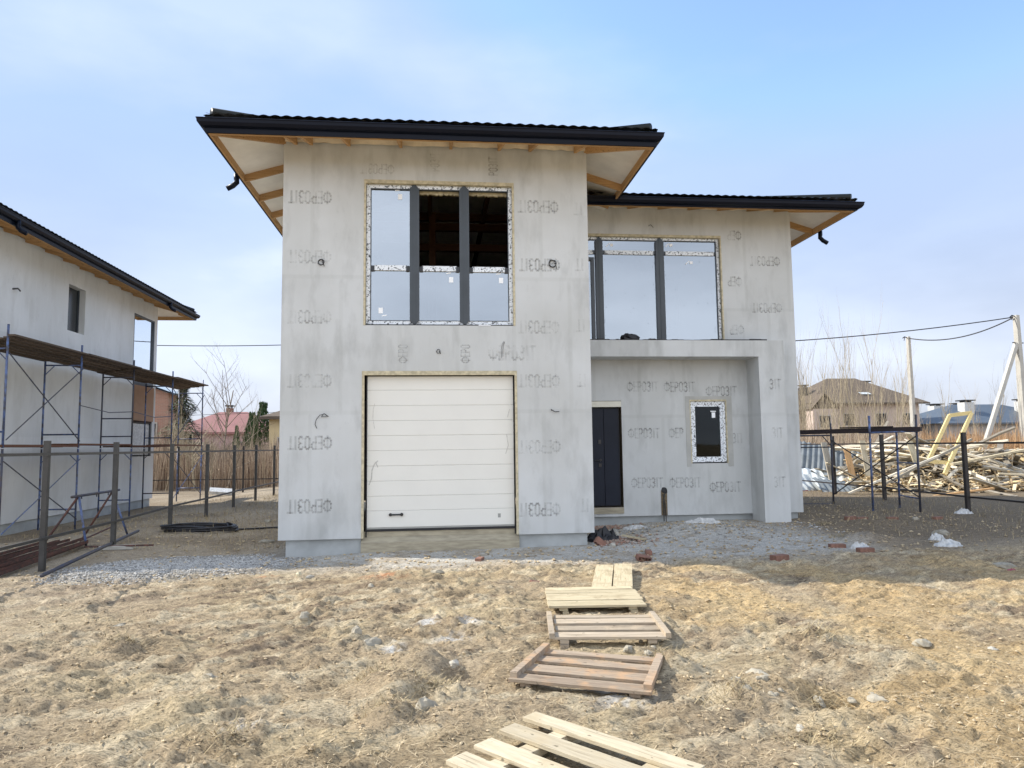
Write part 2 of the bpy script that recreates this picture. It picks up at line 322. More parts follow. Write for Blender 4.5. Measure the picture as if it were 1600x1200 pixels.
for mx0, my0, h, s in MOUNDS:
    d2 = ((GX - mx0) ** 2 + (GY - my0) ** 2 * 1.4) / s ** 2; GZ = GZ + 1.5 * h * np.exp(-d2) * (.7 + .9 * (fbm(GX, GY, .12, 3, 50)))
GZ = GZ - .05 * dust * 0 + .025 * grav
gcol = np.zeros(GX.shape + (3,))
def lay(c, wgt):
    global gcol; gcol = gcol * (1 - wgt[..., None]) + np.array(c) * wgt[..., None]
one = np.ones(GX.shape)
lay((.38, .315, .23), one)
lay((.27, .215, .15), .8 * sstep(.4, .65, fbm(GX, GY, 1.3, 4, 60)))
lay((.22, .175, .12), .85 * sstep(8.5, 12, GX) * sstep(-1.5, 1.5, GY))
lay((.42, .33, .215), wild * (.55 + .45 * sstep(.3, .6, fbm(GX, GY, 1.2, 4, 61))))
lay((.5, .405, .255), wild * .8 * sstep(.5, .66, fbm(GX + 3, GY, .7, 5, 64)))
lay((.35, .27, .17), wild * .75 * sstep(.5, .62, fbm(GX, GY * 1.3, .45, 4, 66)))
lay((.2, .15, .105), wild * .75 * sstep(.56, .63, fbm(UU * .4, VV, .16, 5, 96)) * sstep(.4, .6, fbm(GX, GY, 1.2, 3, 97)))
lay((.66, .57, .4), wild * .5 * sstep(.55, .66, fbm(UU * .5, VV, .2, 4, 98)))
lay((.4, .33, .25), wild * .4 * sstep(1.0, -2.5, GX))
lay((.56, .4, .2), wild * .6 * sstep(4.3, 6.0, GX) * sstep(.35, .6, fbm(GX, GY, .8, 3, 71)))
lay((.56, .545, .5), dust * .85)
lay((.4, .34, .26), dust * sstep(.52, .68, fbm(GX, GY, .35, 4, 67)) * .75)
lay((.4, .39, .365), grav * .8)
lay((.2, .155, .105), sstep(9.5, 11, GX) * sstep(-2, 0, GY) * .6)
for px_, py_, s in [(2.0, -2.6, .3), (-2.6, -3.9, .2), (.35, -2.25, .15)]:
    lay((.55, .2, .08), .55 * np.exp(-((GX - px_) ** 2 + 4 * (GY - py_) ** 2) / s ** 2) * sstep(.4, .6, fbm(GX, GY, .08, 3, 80)))
for px_, py_, s in [(2.85, -5.75, .16), (3.05, -5.3, .12), (2.6, -5.2, .1), (4.0, -7.5, .2), (1.5, -7.8, .12), (2.3, -6.0, .1)]:
    lay((.62, .62, .6), .85 * np.exp(-((GX - px_) ** 2 + (GY - py_) ** 2) / s ** 2) * sstep(.4, .55, fbm(GX, GY, .05, 3, 81)))
ny, nx = GX.shape
me = bpy.data.meshes.new('ground')
vv = np.stack([GX, GY, GZ], -1).reshape(-1, 3)
idx = np.arange(ny * nx).reshape(ny, nx); q = np.stack([idx[:-1, :-1], idx[:-1, 1:], idx[1:, 1:], idx[1:, :-1]], -1).reshape(-1, 4)
me.vertices.add(len(vv)); me.vertices.foreach_set('co', vv.ravel()); me.loops.add(q.size); me.loops.foreach_set('vertex_index', q.ravel().astype(np.int32))
me.polygons.add(len(q)); me.polygons.foreach_set('loop_start', (np.arange(len(q)) * 4).astype(np.int32)); me.polygons.foreach_set('loop_total', np.full(len(q), 4, np.int32))
me.update(); me.polygons.foreach_set('use_smooth', [True] * len(q))
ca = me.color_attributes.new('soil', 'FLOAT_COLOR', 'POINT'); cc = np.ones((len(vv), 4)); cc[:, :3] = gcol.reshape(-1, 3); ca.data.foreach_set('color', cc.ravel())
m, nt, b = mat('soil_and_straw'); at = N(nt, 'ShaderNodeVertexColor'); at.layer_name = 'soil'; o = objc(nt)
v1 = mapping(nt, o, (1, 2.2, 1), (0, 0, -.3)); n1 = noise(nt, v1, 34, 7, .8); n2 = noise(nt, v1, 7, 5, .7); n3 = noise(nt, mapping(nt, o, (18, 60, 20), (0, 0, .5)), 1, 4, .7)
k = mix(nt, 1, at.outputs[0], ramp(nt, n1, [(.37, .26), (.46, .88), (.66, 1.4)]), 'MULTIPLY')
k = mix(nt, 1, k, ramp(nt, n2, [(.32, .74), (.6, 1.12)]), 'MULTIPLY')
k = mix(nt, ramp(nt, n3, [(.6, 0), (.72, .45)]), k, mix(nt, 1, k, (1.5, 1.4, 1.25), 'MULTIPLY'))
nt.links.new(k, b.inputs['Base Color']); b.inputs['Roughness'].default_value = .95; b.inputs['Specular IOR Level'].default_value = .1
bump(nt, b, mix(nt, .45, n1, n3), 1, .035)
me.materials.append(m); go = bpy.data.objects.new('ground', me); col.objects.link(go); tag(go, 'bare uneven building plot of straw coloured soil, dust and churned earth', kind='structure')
def gz(x, y):
    i = min(max(int(np.searchsorted(gxs, x)), 1), nx - 1); j = min(max(int(np.searchsorted(gys, y)), 1), ny - 1); return float(GZ[j, i])
def inshadeok(x, y): return not (-.1 < x < 5.6 and y > -.05) and not (5.4 < x < 10.9 and y > 2.6)

def scatter(name, n, place, size, matr, label, flat=.6, star=False):
    vs = []; fs = []
    ico = np.array([(0, 0, 1), (.9, 0, .3), (.28, .85, .25), (-.72, .53, .35), (-.72, -.53, .2), (.28, -.85, .3), (0, 0, -.6)])
    icf = [(0, 1, 2), (0, 2, 3), (0, 3, 4), (0, 4, 5), (0, 5, 1), (6, 2, 1), (6, 3, 2), (6, 4, 3), (6, 5, 4), (6, 1, 5)]
    for i in range(n):
        x, y = place()
        if not inshadeok(x, y): continue
        s = size(); a = random.uniform(0, 6.28); ca_, sa = math.cos(a), math.sin(a); z = gz(x, y); b0 = len(vs)
        for p in ico:
            j = 1 + random.uniform(-.25, .25); px_, py_, pz = p * s * j; vs.append((x + px_ * ca_ - py_ * sa * .75, y + px_ * sa + py_ * ca_ * .75, z + pz * flat + s * .1))
        fs += [tuple(b0 + t for t in q_) for q_ in icf]
    mb = MB(); mb.v = vs; mb.f = fs; mb.m = [0] * len(fs); o = mb.build(name, matr); return tag(o, label, 'ground litter', kind='stuff')
def pl_front():
    while True:
        y = -random.random() ** .7 * 8 - 1.3; x = random.uniform(-4, 12)
        if abs(x - 2.7) < (y + 12.6) * .85 + .5: return x, y
def sz(a, b, p=3): return lambda: a + (b - a) * random.random() ** p
scatter('soil_clods', 13000, pl_front, sz(.004, .024, 3), M['clod'], 'loose clods of dry straw coloured soil all over the front of the plot')
def pl_grav():
    while True:
        x = random.gauss(-1.15, .9); y = random.gauss(-.95 + .2 * (x + 1), .7)
        if math.hypot((x + 1.15) / 1.9, (y + .95 - .2 * (x + 1)) / 1.6) < 1 and not (x > -.1 and y > -.1): return x, y
scatter('gravel', 16000, pl_grav, sz(.01, .026, 1.5), M['gravel'], 'spread of grey crushed gravel left of the unfinished house')
def pl_back():
    while True:
        x = random.uniform(-6, 14); y = random.uniform(-2.6, 9) if (x < 0 or x > 11) else random.uniform(-2, 2.6)
        return x, y
scatter('rubble_crumbs', 10000, pl_back, sz(.006, .045, 4), M['clod'], 'small crumbs of soil and mortar on the shaded ground round the house')
def pl_rub():
    if random.random() < .5: return random.gauss(6.15, .28), 2.35 + random.gauss(0, .2)
    return random.gauss(5.95, .3), random.gauss(.35, .28)
scatter('brick_rubble', 900, lambda: (lambda p: (max(p[0], 5.45), min(p[1], 2.58)))(pl_rub()), sz(.012, .05, 2), M['rubble'], 'heap of crushed brick and mortar chips in front of the dark entrance door', .8)
def pl_grey(): return random.uniform(5.6, 10.4), random.gauss(1.2, .8)
scatter('mortar_crumbs', 1600, pl_grey, sz(.006, .04, 3), M['gravel'], 'grey mortar crumbs on the dusty ground under the porch canopy')
# straw pieces
def blades(name, n, place, length, width, matr, label, lean=1.4, zoff=.0, cat='ground litter'):
    mb = MB()
    for i in range(n):
        x, y = place()
        if not inshadeok(x, y): continue
        L = length(); a = random.uniform(0, 6.28); e = random.uniform(*(lean if isinstance(lean, tuple) else (0, lean))); z = gz(x, y) + zoff + .004
        dx, dy, dz = math.cos(a) * math.sin(e), math.sin(a) * math.sin(e), math.cos(e); wv = width()
        sx, sy = -math.sin(a + .4) * wv, math.cos(a + .4) * wv
        k_ = random.uniform(-.12, .12) * L
        p0 = (x, y, z); pm = (x + dx * L * .55 + k_ * .5, y + dy * L * .55, z + dz * L * .55); p1 = (x + dx * L + k_, y + dy * L, z + dz * L - abs(k_))
        mb.add([(p0[0] - sx, p0[1] - sy, p0[2]), (p0[0] + sx, p0[1] + sy, p0[2]), (pm[0] + sx, pm[1] + sy, pm[2]), (pm[0] - sx, pm[1] - sy, pm[2]), p1], [(0, 1, 2, 3), (3, 2, 4)])
    return tag(mb.build(name, matr), label, cat, kind='stuff')
blades('straw_bits', 52000, pl_front, lambda: random.uniform(.02, .11), lambda: random.uniform(.0008, .0024), M['strawbits'], 'short bits of dry straw lying on the sunlit soil', (1.3, 1.6))
TUFTS = [(-.1, -5.75), (2.65, -7.2), (4.75, -7.7), (5.4, -7.7), (6.1, -6.35), (2.4, -7.6), (5.0, -8.3), (2.2, -6.9), (4.6, -6.8), (1.4, -8.0), (9.8, -.4), (10.6, 1.5)]
def pl_tuft():
    t = random.choice(TUFTS); return random.gauss(t[0], .11), random.gauss(t[1], .09)
blades('dry_tufts', 1900, pl_tuft, lambda: random.uniform(.05, .15), lambda: random.uniform(.0015, .003), M['drygrass'], 'matted tufts of dead grass on small mounds of soil', (.7, 1.55))
def pl_grass():
    c = random.random()
    if c < .5: return random.uniform(-3.6, -.05), random.uniform(1, 20)
    if c < .8: return random.uniform(11, 17), random.uniform(-1.5, 12)
    return random.uniform(-7, -3), random.uniform(4, 16)
blades('dead_grass', 9000, pl_grass, lambda: random.uniform(.04, .16), lambda: random.uniform(.002, .005), M['drygrass'], 'thin dead grass on the dark soil beside the fences', 1.2)

# ------------------------------------------------------------------ wall builder
def wall(xs, zs, holes, y, t, outer_mi=0, rev_mi=1, axis_='x'):
    """wall in the plane y..y+t with rectangular holes (x0,x1,z0,z1)"""
    X = sorted(set(list(xs) + [h[0] for h in holes] + [h[1] for h in holes])); Z = sorted(set(list(zs) + [h[2] for h in holes] + [h[3] for h in holes]))
    mb = MB()
    def P(x, yy, z): return (x, yy, z) if axis_ == 'x' else (yy, x, z)
    def solid(i, j):
        if i < 0 or j < 0 or i >= len(X) - 1 or j >= len(Z) - 1: return False
        cx_, cz_ = (X[i] + X[i + 1]) / 2, (Z[j] + Z[j + 1]) / 2
        return not any(h[0] < cx_ < h[1] and h[2] < cz_ < h[3] for h in holes)
    inside = lambda i, j: 0 <= i < len(X) - 1 and 0 <= j < len(Z) - 1
    for i in range(len(X) - 1):
        for j in range(len(Z) - 1):
            if not solid(i, j): continue
            a, b_, c, d = X[i], X[i + 1], Z[j], Z[j + 1]
            mb.quad(P(a, y, c), P(b_, y, c), P(b_, y, d), P(a, y, d), outer_mi); mb.quad(P(a, y + t, d), P(b_, y + t, d), P(b_, y + t, c), P(a, y + t, c), 2)
            for di, dj, q_ in ((-1, 0, (a, a, c, d)), (1, 0, (b_, b_, d, c))):
                if not solid(i + di, j + dj):
                    mi = rev_mi if inside(i + di, j + dj) else outer_mi
                    mb.quad(P(q_[0], y, q_[3]), P(q_[0], y, q_[2]), P(q_[0], y + t, q_[2]), P(q_[0], y + t, q_[3]), mi)
            for dj, z in ((-1, c), (1, d)):
                if not solid(i, j + dj):
                    mi = rev_mi if inside(i, j + dj) else outer_mi
                    mb.quad(P(a, y, z), P(b_, y, z), P(b_, y + t, z), P(a, y + t, z), mi)
    return mb

# ------------------------------------------------------------------ roof builder
def roof(parent, x0, x1, y0, y1, z, p, gut_h, sides='flrb', tile_h=.14, raf=None, wallx=(0, 1), wally=(0, 1), gut_sides='flr', gl=None, over=1.13):
    H = min(x1 - x0, y1 - y0) / 2
    S = {'f': ((x0, y0), (1, 0), (0, 1), x1 - x0), 'r': ((x1, y0), (0, 1), (-1, 0), y1 - y0), 'b': ((x1, y1), (-1, 0), (0, -1), x1 - x0), 'l': ((x0, y1), (0, -1), (1, 0), y1 - y0)}
    mb = MB()
    for k_ in sides:
        (ax, ay), e, n_, L = S[k_]; st = .1833 / 8; ns = int(L / st) + 1; rows = [-.05, 0] + [x for j in range(1, 30) for x in (j * .35 - .004, j * .35)]
        prev = None
        for i in range(ns + 1):
            s = min(i * st, L); Ld = min(s, L - s, H); ring = []
            wv = .022 * (.5 + .5 * math.cos(2 * math.pi * s / .1833)) ** .8
            for d in rows:
                dd = min(d, Ld); stp = (.35 - (dd % .35)) * .055 if dd > 0 else .35 * .055
                ring.append((ax + e[0] * s + n_[0] * dd, ay + e[1] * s + n_[1] * dd, z + p * dd + wv + stp + .085))
            b0 = len(mb.v); mb.v += ring
            if prev is not None:
                for j in range(len(rows) - 1):
                    if min(rows[j], H) >= max(min(s, L - s), min(s - st, L - s + st)) + .4: break
                    mb.f.append((prev + j, b0 + j, b0 + j + 1, prev + j + 1)); mb.m.append(0)
            prev = b0
    rf = mb.build('roof', M['tiles'], parent, smooth=True)
    # hip caps
    for (hx, hy, ex, ey) in ((x0, y0, 1, 1), (x1, y0, -1, 1), (x1, y1, -1, -1), (x0, y1, 1, -1)):
        if hx == x0 and 'l' not in sides: continue
        h = MB().tube([(hx + ex * .07, hy + ey * .07, z + .17), (hx + ex * H, hy + ey * H, z + .14 + p * H)], .075, 10); h.build('ridge_cap', M['tiles'], rf, smooth=True)
    if (y1 - y0) > (x1 - x0): MB().tube([(x0 + H, y0 + H, z + .14 + p * H), (x0 + H, y1 - H, z + .14 + p * H)], .075, 10).build('ridge_cap', M['tiles'], rf, smooth=True)
    else: MB().tube([(x0 + H, y0 + H, z + .14 + p * H), (x1 - H, y0 + H, z + .14 + p * H)], .075, 10).build('ridge_cap', M['tiles'], rf, smooth=True)
    # membrane under the battens
    zb = z - gut_h + .15 - .02; mb = MB(); e = .03
    c = [(x0 + e, y0 + e, zb), (x1 - e, y0 + e, zb), (x1 - e, y1 - e, zb), (x0 + e, y1 - e, zb)]
    if (y1 - y0) > (x1 - x0): q1, q2 = (x0 + H, y0 + H, zb + p * H), (x0 + H, y1 - H, zb + p * H); fs = [(0, 1, 4), (1, 2, 5, 4), (2, 3, 5), (3, 0, 4, 5)]
    else: q1, q2 = (x0 + H, y0 + H, zb + p * H), (x1 - H, y0 + H, zb + p * H); fs = [(0, 1, 5, 4), (1, 2, 5), (2, 3, 4, 5), (3, 0, 4)]
    mb.add(c + [q1, q2], fs); up_ = [(a, b_, zz + .012) for a, b_, zz in c + [q1, q2]]; mb.add(up_, [tuple(reversed(f_)) for f_ in fs])
    mb.build('roof_membrane', M['membrane'], rf)
    # fascia boards and rafters
    zr = z - gut_h + .075
    def rafter(x, y, n_, ln, w_=.05):
        MB().beam((x, y, zr), (x + n_[0] * ln, y + n_[1] * ln, zr + p * ln * 1.0), w_, .15).build('rafter', M['rafter'], rf)
    for k_, pos in (raf or {}).items():
        (ax, ay), e, n_, L = S[k_]
        for s in pos: rafter(ax + e[0] * s + n_[0] * .05, ay + e[1] * s + n_[1] * .05, n_, min(s, L - s, 2.6) - .06)
    for (hx, hy, ex, ey) in ((x0, y0, 1, 1), (x1, y0, -1, 1)):
        if hx == x0 and 'l' not in sides: continue
        MB().beam((hx + ex * .06, hy + ey * .06, zr), (hx + ex * 3, hy + ey * 3, zr + p * 3), .06, .15).build('rafter', M['rafter'], rf)
    gb = MB(); fb = MB()
    G = gl or {}
    segs = {'f': ((x0, y0), (x1, y0), (0, -1)), 'l': ((x0, y0), (x0, y1), (-1, 0)), 'r': ((x1, y0), (x1, G.get('r', y1)), (1, 0)), 'b': ((x0, y1), (x1, y1), (0, 1))}
    prof = [(0, 0), (.115, 0), (.13, -.012), (.118, -.03), (.112, -.075), (.08, -.12), (.02, -.14), (.02, -.155), (.012, -gut_h + .0), (.0, -gut_h - .0), (-.02, -gut_h), (-.02, -.02)]
    for k_ in gut_sides:
        a, b_, o_ = segs[k_]
        # mitre the ends where two gutters meet
        ring = []
        for ip, pt in enumerate((a, b_)):
            for (ou, zz) in prof:
                ex = ey = 0
                if k_ in 'fb':
                    ex = (-ou if pt[0] == x0 and 'l' in gut_sides else (ou if pt[0] == x1 and 'r' in gut_sides else 0))
                else:
                    ey = (-ou if pt[1] == y0 and 'f' in gut_sides else (ou if pt[1] == y1 and 'b' in gut_sides else 0))
                ring.append((pt[0] + o_[0] * ou + ex, pt[1] + o_[1] * ou + ey, z + .01 + zz))
        n0 = len(prof); g1 = MB().add(ring, [(i, (i + 1) % n0, n0 + (i + 1) % n0, n0 + i) for i in range(n0)] + [tuple(range(n0)), tuple(range(2 * n0 - 1, n0 - 1, -1))])
        g1.build('gutter', M['gutter'], rf)
        if k_ in 'fb': bb = MB().box(a[0] + .03, b_[0] - .03, a[1] + (.03 if k_ == 'f' else -.06), a[1] + (.06 if k_ == 'f' else -.03), z - gut_h + .003, z - gut_h + .16)
        else: bb = MB().box(a[0] + (.03 if k_ == 'l' else -.06), a[0] + (.06 if k_ == 'l' else -.03), a[1] + .065, b_[1] - .03, z - gut_h + .003, z - gut_h + .16)
        bb.build('fascia_board', M['rafter'], rf)
    return rf
def elbow(parent, p, o_, name='gutter_outlet', s=1):
    x, y, z = p
    return MB().tube([(x, y, z), (x, y, z - .1 * s), (x + o_[0] * .01, y + o_[1] * .01, z - .16 * s), (x + o_[0] * -.06 * s, y + o_[1] * -.06 * s, z - .23 * s), (x + o_[0] * -.17 * s, y + o_[1] * -.17 * s, z - .29 * s)], .05, 10).build(name, M['gutter'], parent, smooth=True)

# ------------------------------------------------------------------ the unfinished house
W, W2, d1, d2 = 5.468, 10.812, 2.706, 2.083
house = empty('house', (0, 0, 0), 0, 'two-storey unfinished grey plastered house with dark tiled hip roofs and white garage door', 'house')
PM = [M['plaster'], M['brickrev'], M['inner']]
w1h = (1.414, 4.098, 3.942, 6.553); gh = (1.397, 4.110, .237, 3.088)
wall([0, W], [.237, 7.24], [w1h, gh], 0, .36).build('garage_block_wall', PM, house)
# foam edge strips round the openings
def edging(parent, h, y, w_=.03, sides='lrt', name='foam_edging', t=.06):
    mb = MB(); x0, x1, z0, z1 = h
    if 'l' in sides: mb.box(x0 - w_ * .2, x0 + w_ * .8, y - .008, y + t, z0, z1 - w_ * .8)
    if 'r' in sides: mb.box(x1 - w_ * .8, x1 + w_ * .2, y - .008, y + t, z0, z1 - w_ * .8)
    if 't' in sides: mb.box(x0 - w_ * .2, x1 + w_ * .2, y - .009, y + t, z1 - w_ * .8, z1 + w_ * 1.0)
    return mb.build(name, M['reveal'], parent)
edging(house, w1h, 0, .035); edging(house, gh, 0, .04)
sdw = wall([.363, 9.0], [.237, 7.24], [], 0, .36, axis_='y'); sdw.build('side_wall', PM, house)
PMR = [M['plaster'], M['brickrev'], M['plaster']]
wall([.363, 9.0], [.237, 7.24], [], W - .36, .36, axis_='y').build('side_wall', PMR, house)
wall([0, W], [.237, 7.24], [], 9.003, .36).build('rear_wall', PMR, house)
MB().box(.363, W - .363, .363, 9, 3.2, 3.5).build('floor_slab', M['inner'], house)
# wing
w2h = (5.55, 9.133, 3.99, 6.474); swh = (8.272, 9.114, 1.354, 2.743); dh = (5.55, 6.72, .432, 2.75)
wall([W + .002, W2], [.237, 7.126], [w2h, swh, dh], d1, .36).build('wing_wall', PM, house)
edging(house, w2h, d1, .03, 'rt'); edging(house, swh, d1, .022)
wall([d1 + .363, 9.5], [.237, 7.12], [], W2 - .36, .36, axis_='y').build('side_wall', PMR, house)
wall([W + .002, W2], [.237, 7.12], [], 9.503, .36).build('rear_wall', PMR, house)
MB().box(W + .01, W2 - .363, d1 + .363, 9.5, 3.2, 3.5).build('floor_slab', M['inner'], house)
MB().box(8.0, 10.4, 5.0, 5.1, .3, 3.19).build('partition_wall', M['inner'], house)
# plinths
MB().box(.115, 1.38, .08, .4, -.4, .236).build('plinth', M['plinth'], house)
MB().box(4.13, 5.352, .08, .4, -.4, .236).build('plinth', M['plinth'], house)
MB().box(1.384, 4.126, .012, .4, -.4, .16).add([(1.384, .012, .1601), (4.126, .012, .1601), (4.126, .12, .24), (1.384, .12, .24)], [(0, 1, 2, 3)]).box(1.384, 4.126, .121, .4, .1602, .236).build('garage_sill', M['concrete'], house)
MB().box(5.353, W2 - .09, d1 + .09, d1 + .4, -.4, .236).build('plinth', M['plinth'], house)
MB().box(.115, .4, .405, 9.2, -.4, .236).build('plinth', M['plinth'], house)
MB().box(W2 - .4, W2 - .09, d1 + .405, 9.6, -.4, .236).build('plinth', M['plinth'], house)
# foam filler along the wall heads (ragged)
def ragged(x0, x1, y, z, h, name, mt):
    mb = MB(); n = int((x1 - x0) / .045); pr = None
    for i in range(n + 1):
        x = x0 + (x1 - x0) * i / n; dz = h * (.35 + 1.1 * float(vnoise(np.array(x * 7.), np.array(z)))) ; a = [(x, y - .02, z - dz * .35), (x, y - .02, z + .13), (x, y + .1, z + .13)]
        b0 = len(mb.v); mb.v += a
        if pr is not None: mb.f += [(pr, b0, b0 + 1, pr + 1), (pr + 1, b0 + 1, b0 + 2, pr + 2)]; mb.m += [0, 0]
        pr = b0
    return mb.build(name, mt, house)
FOAM = simple('cream_wall_head_foam', (.86, .76, .6), .8, var=.2, scale=6, bmp=.3)
ragged(.02, W - .02, 0, 7.25, .07, 'wall_head_foam', FOAM); ragged(W + .02, W2 - .3, d1, 7.13, .08, 'wall_head_foam', FOAM)
MB().box(0, W, .1, .3, 7.243, 7.45).build('wall_plate', M['rafter'], house)
MB().box(W + .4, W2, d1 + .1, d1 + .3, 7.128, 7.3).build('wall_plate', M['rafter'], house)
# roofs
rm = roof(house, -1.02, 6.48, -1.01, 9.9, 7.12, .3, .215, 'frlb', gut_sides='flrb', gl={'r': 1.74},
          raf={'f': [1.23, 1.5, 2.16, 3.08, 3.98, 4.86, 5.43, 6.28], 'l': [10.91 - k for k in (2.14, 3.24, 4.35, 5.42, 6.5)], 'r': [2.14, 3.2, 4.3]})
rw = roof(house, 5.0, 11.82, 1.7, 10.3, 6.97, .3, .165, 'frb', gut_sides='frb', raf={'f': [2.0, 2.7, 3.4, 4.1, 4.8, 5.45], 'r': [1.75, 2.9, 4.0]})
elbow(rm, (-1.08, .98, 7.0), (1, 0)); elbow(rw, (11.88, 3.3, 6.85), (-1, 0))
for zz in (6.75, 6.25, 7.0):
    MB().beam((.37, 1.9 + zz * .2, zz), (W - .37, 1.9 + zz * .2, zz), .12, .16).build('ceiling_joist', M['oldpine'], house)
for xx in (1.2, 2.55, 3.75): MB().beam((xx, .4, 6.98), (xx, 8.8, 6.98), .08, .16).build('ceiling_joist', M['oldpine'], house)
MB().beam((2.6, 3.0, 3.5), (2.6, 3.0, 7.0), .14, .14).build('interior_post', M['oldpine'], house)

# windows ------------------------------------------------------------
def rectframe(x0, x1, z0, z1, w_, y0, y1):
    return MB().box(x0, x1, y0, y1, z1 - w_, z1).box(x0, x1, y0, y1, z0, z0 + w_).box(x0, x0 + w_, y0, y1, z0 + w_, z1 - w_).box(x1 - w_, x1, y0, y1, z0 + w_, z1 - w_)
def mullion(x0, x1, z0, z1, y, parent):
    c = (x0 + x1) / 2; o_ = [(x0, z0 + .09), (c, z0 - .0), (x1, z0 + .09), (x1, z1 - .09), (c, z1), (x0, z1 - .09)]
    vs = [(a, y, b_) for a, b_ in o_] + [(a, y + .1, b_) for a, b_ in o_]; vs += [(c - .02, y - .012, z0 + .03), (c + .02, y - .012, z0 + .03), (c + .02, y - .012, z1 - .03), (c - .02, y - .012, z1 - .03)]
    MB().add(vs, [(5, 4, 3, 2, 1, 0), (6, 7, 8, 9, 10, 11)] + [(i, (i + 1) % 6, 6 + (i + 1) % 6, 6 + i) for i in range(6)] + [(12, 13, 14, 15)]).add([], []).build('mullion', M['anthracite'], parent)
def stk(parent, x, z, y, a=.075, b_=.1, bar=(-.05, .12), rot=.1):
    MB().box(x - a / 2, x + a / 2, y, y + .003, z - b_ / 2, z + b_ / 2).build('sticker', M['sticker'], parent)
    MB().beam((x + bar[0] - .04, y + .0015, z + bar[1] - rot * .08), (x + bar[0] + .045, y + .0015, z + bar[1] + rot * .08), .003, .018).build('sticker', M['sticker'], parent)
win = empty('window', (0, 0, 0)); win.parent = house; win['label'] = 'large upper window over the garage with two open dark panes'
rectframe(1.445, 4.075, 3.96, 6.53, .075, .08, .16).build('frame', M['film'], win)
rectframe(1.517, 4.003, 4.032, 6.458, .012, .075, .15).build('inner_frame', M['anthracite'], win)
MB().box(1.43, 4.09, .02, .12, 3.943, 3.962).build('sill_gap', M['rubber'], win)
for (a, b_) in ((2.215, 2.385), (3.11, 3.285)): mullion(a, b_, 3.95, 6.545, .045, win)
for (a, b_, z_) in ((1.53, 2.21, 5.0), (2.39, 3.105, 4.995), (3.29, 3.99, 4.99)):
    MB().box(a + .05, b_ - .05, .078, .15, z_ - .05, z_ + .045).build('transom', M['film'], win)
    for xx in (a, b_ - .06): MB().box(xx, xx + .06, .07, .15, z_ - .06, z_ + .03).build('transom_clip', M['black'], win)
for (a, b_, c, d) in ((1.529, 2.215, 5.045, 6.446), (1.529, 2.215, 4.044, 4.95), (2.385, 3.11, 4.044, 4.945), (3.285, 3.991, 4.044, 4.94)):
    MB().box(a, b_, .115, .125, c, d).build('pane', M['glass'], win)
for (a, b_) in ((2.39, 3.105), (3.29, 3.99)):
    n = 22; ragged_z = MB()
    for i in range(n):
        xa = a + (b_ - a) * i / n; xb = a + (b_ - a) * (i + 1) / n; h = random.uniform(.03, .055); ragged_z.box(xa, xb, .2, .26, 6.45 - h, 6.47)
    ragged_z.build('head_foam', M['reveal'], win)
for x, z in ((2.04, 6.32), (2.956, 4.797), (3.863, 4.796)): stk(win, x, z, .109)
stk(win, 1.70, 4.225, .109, bar=(.06, -.09)); MB().box(3.44, 3.66, .0, .06, 3.935, 3.957).build('packer', M['sticker'], win)

w2 = empty('window', (0, 0, 0)); w2.parent = house; w2['label'] = 'wide upper window above the porch canopy'
Y2 = d1 + .08
rectframe(5.56, 9.11, 3.99, 6.455, .06, Y2, Y2 + .08).build('frame', M['film'], w2)
rectframe(5.62, 9.05, 4.02, 6.395, .012, Y2 - .005, Y2 + .07).build('inner_frame', M['anthracite'], w2)
for (a, b_) in ((6.235, 6.4), (7.625, 7.81)): mullion(a, b_, 3.98, 6.46, Y2 - .03, w2)
for (a, b_) in ((5.63, 6.235), (6.4, 7.625), (7.81, 9.04)):
    MB().box(a + .05, b_ - .05, Y2 - .002, Y2 + .07, 6.06, 6.15).build('transom', M['film'], w2)
    for xx in (a, b_ - .05): MB().box(xx, xx + .05, Y2 - .006, Y2 + .07, 6.07, 6.145).build('transom_clip', M['black'], w2)
    MB().box(a, b_, Y2 + .03, Y2 + .04, 6.155, 6.384).build('pane', M['glass'], w2)
    MB().box(a, b_, Y2 + .03, Y2 + .04, 4.03, 6.055).build('pane', M['glass'], w2)
rectframe(5.64, 6.2, 4.03, 5.98, .07, Y2 - .02, Y2 + .025).build('balcony_door_sash', M['anthracite'], w2)
for x, z in ((6.62, 6.28), (8.0, 6.3), (8.46, 5.9)): stk(w2, x, z, Y2 + .024, .07, .06, (-.09, -.0), .5)
specks = MB()
for i in range(40):
    x = random.choice((random.uniform(6.43, 7.6), random.uniform(7.83, 9.0))); z = random.uniform(4.2, 6.0); s = random.uniform(.006, .014)
    if random.random() < .5: x = random.choice((6.44, 7.58, 7.85, 8.98)) + random.uniform(-.03, .03)
    specks.box(x, x + s, Y2 + .026, Y2 + .0295, z, z + s)
specks.build('mortar_splashes', M['rubber'], w2)
w3 = empty('window', (0, 0, 0)); w3.parent = house; w3['label'] = 'small dark ground-floor window under the porch canopy'
rectframe(8.292, 9.094, 1.38, 2.725, .055, d1 + .03, d1 + .1).build('frame', M['film'], w3)
rectframe(8.347, 9.039, 1.435, 2.67, .06, d1 + .05, d1 + .11).build('sash', M['film'], w3)
MB().box(8.407, 8.979, d1 + .075, d1 + .083, 1.495, 2.61).build('pane', M['clearglass'], w3)
MB().box(8.275, 9.11, d1 + .02, d1 + .12, 1.356, 1.378).build('sill_gap', M['rubber'], w3)
MB().box(8.80, 8.88, d1 + .069, d1 + .072, 2.36, 2.48).build('sticker', M['sticker'], w3); MB().box(8.77, 8.9, d1 + .069, d1 + .072, 2.495, 2.515).build('sticker', M['sticker'], w3)
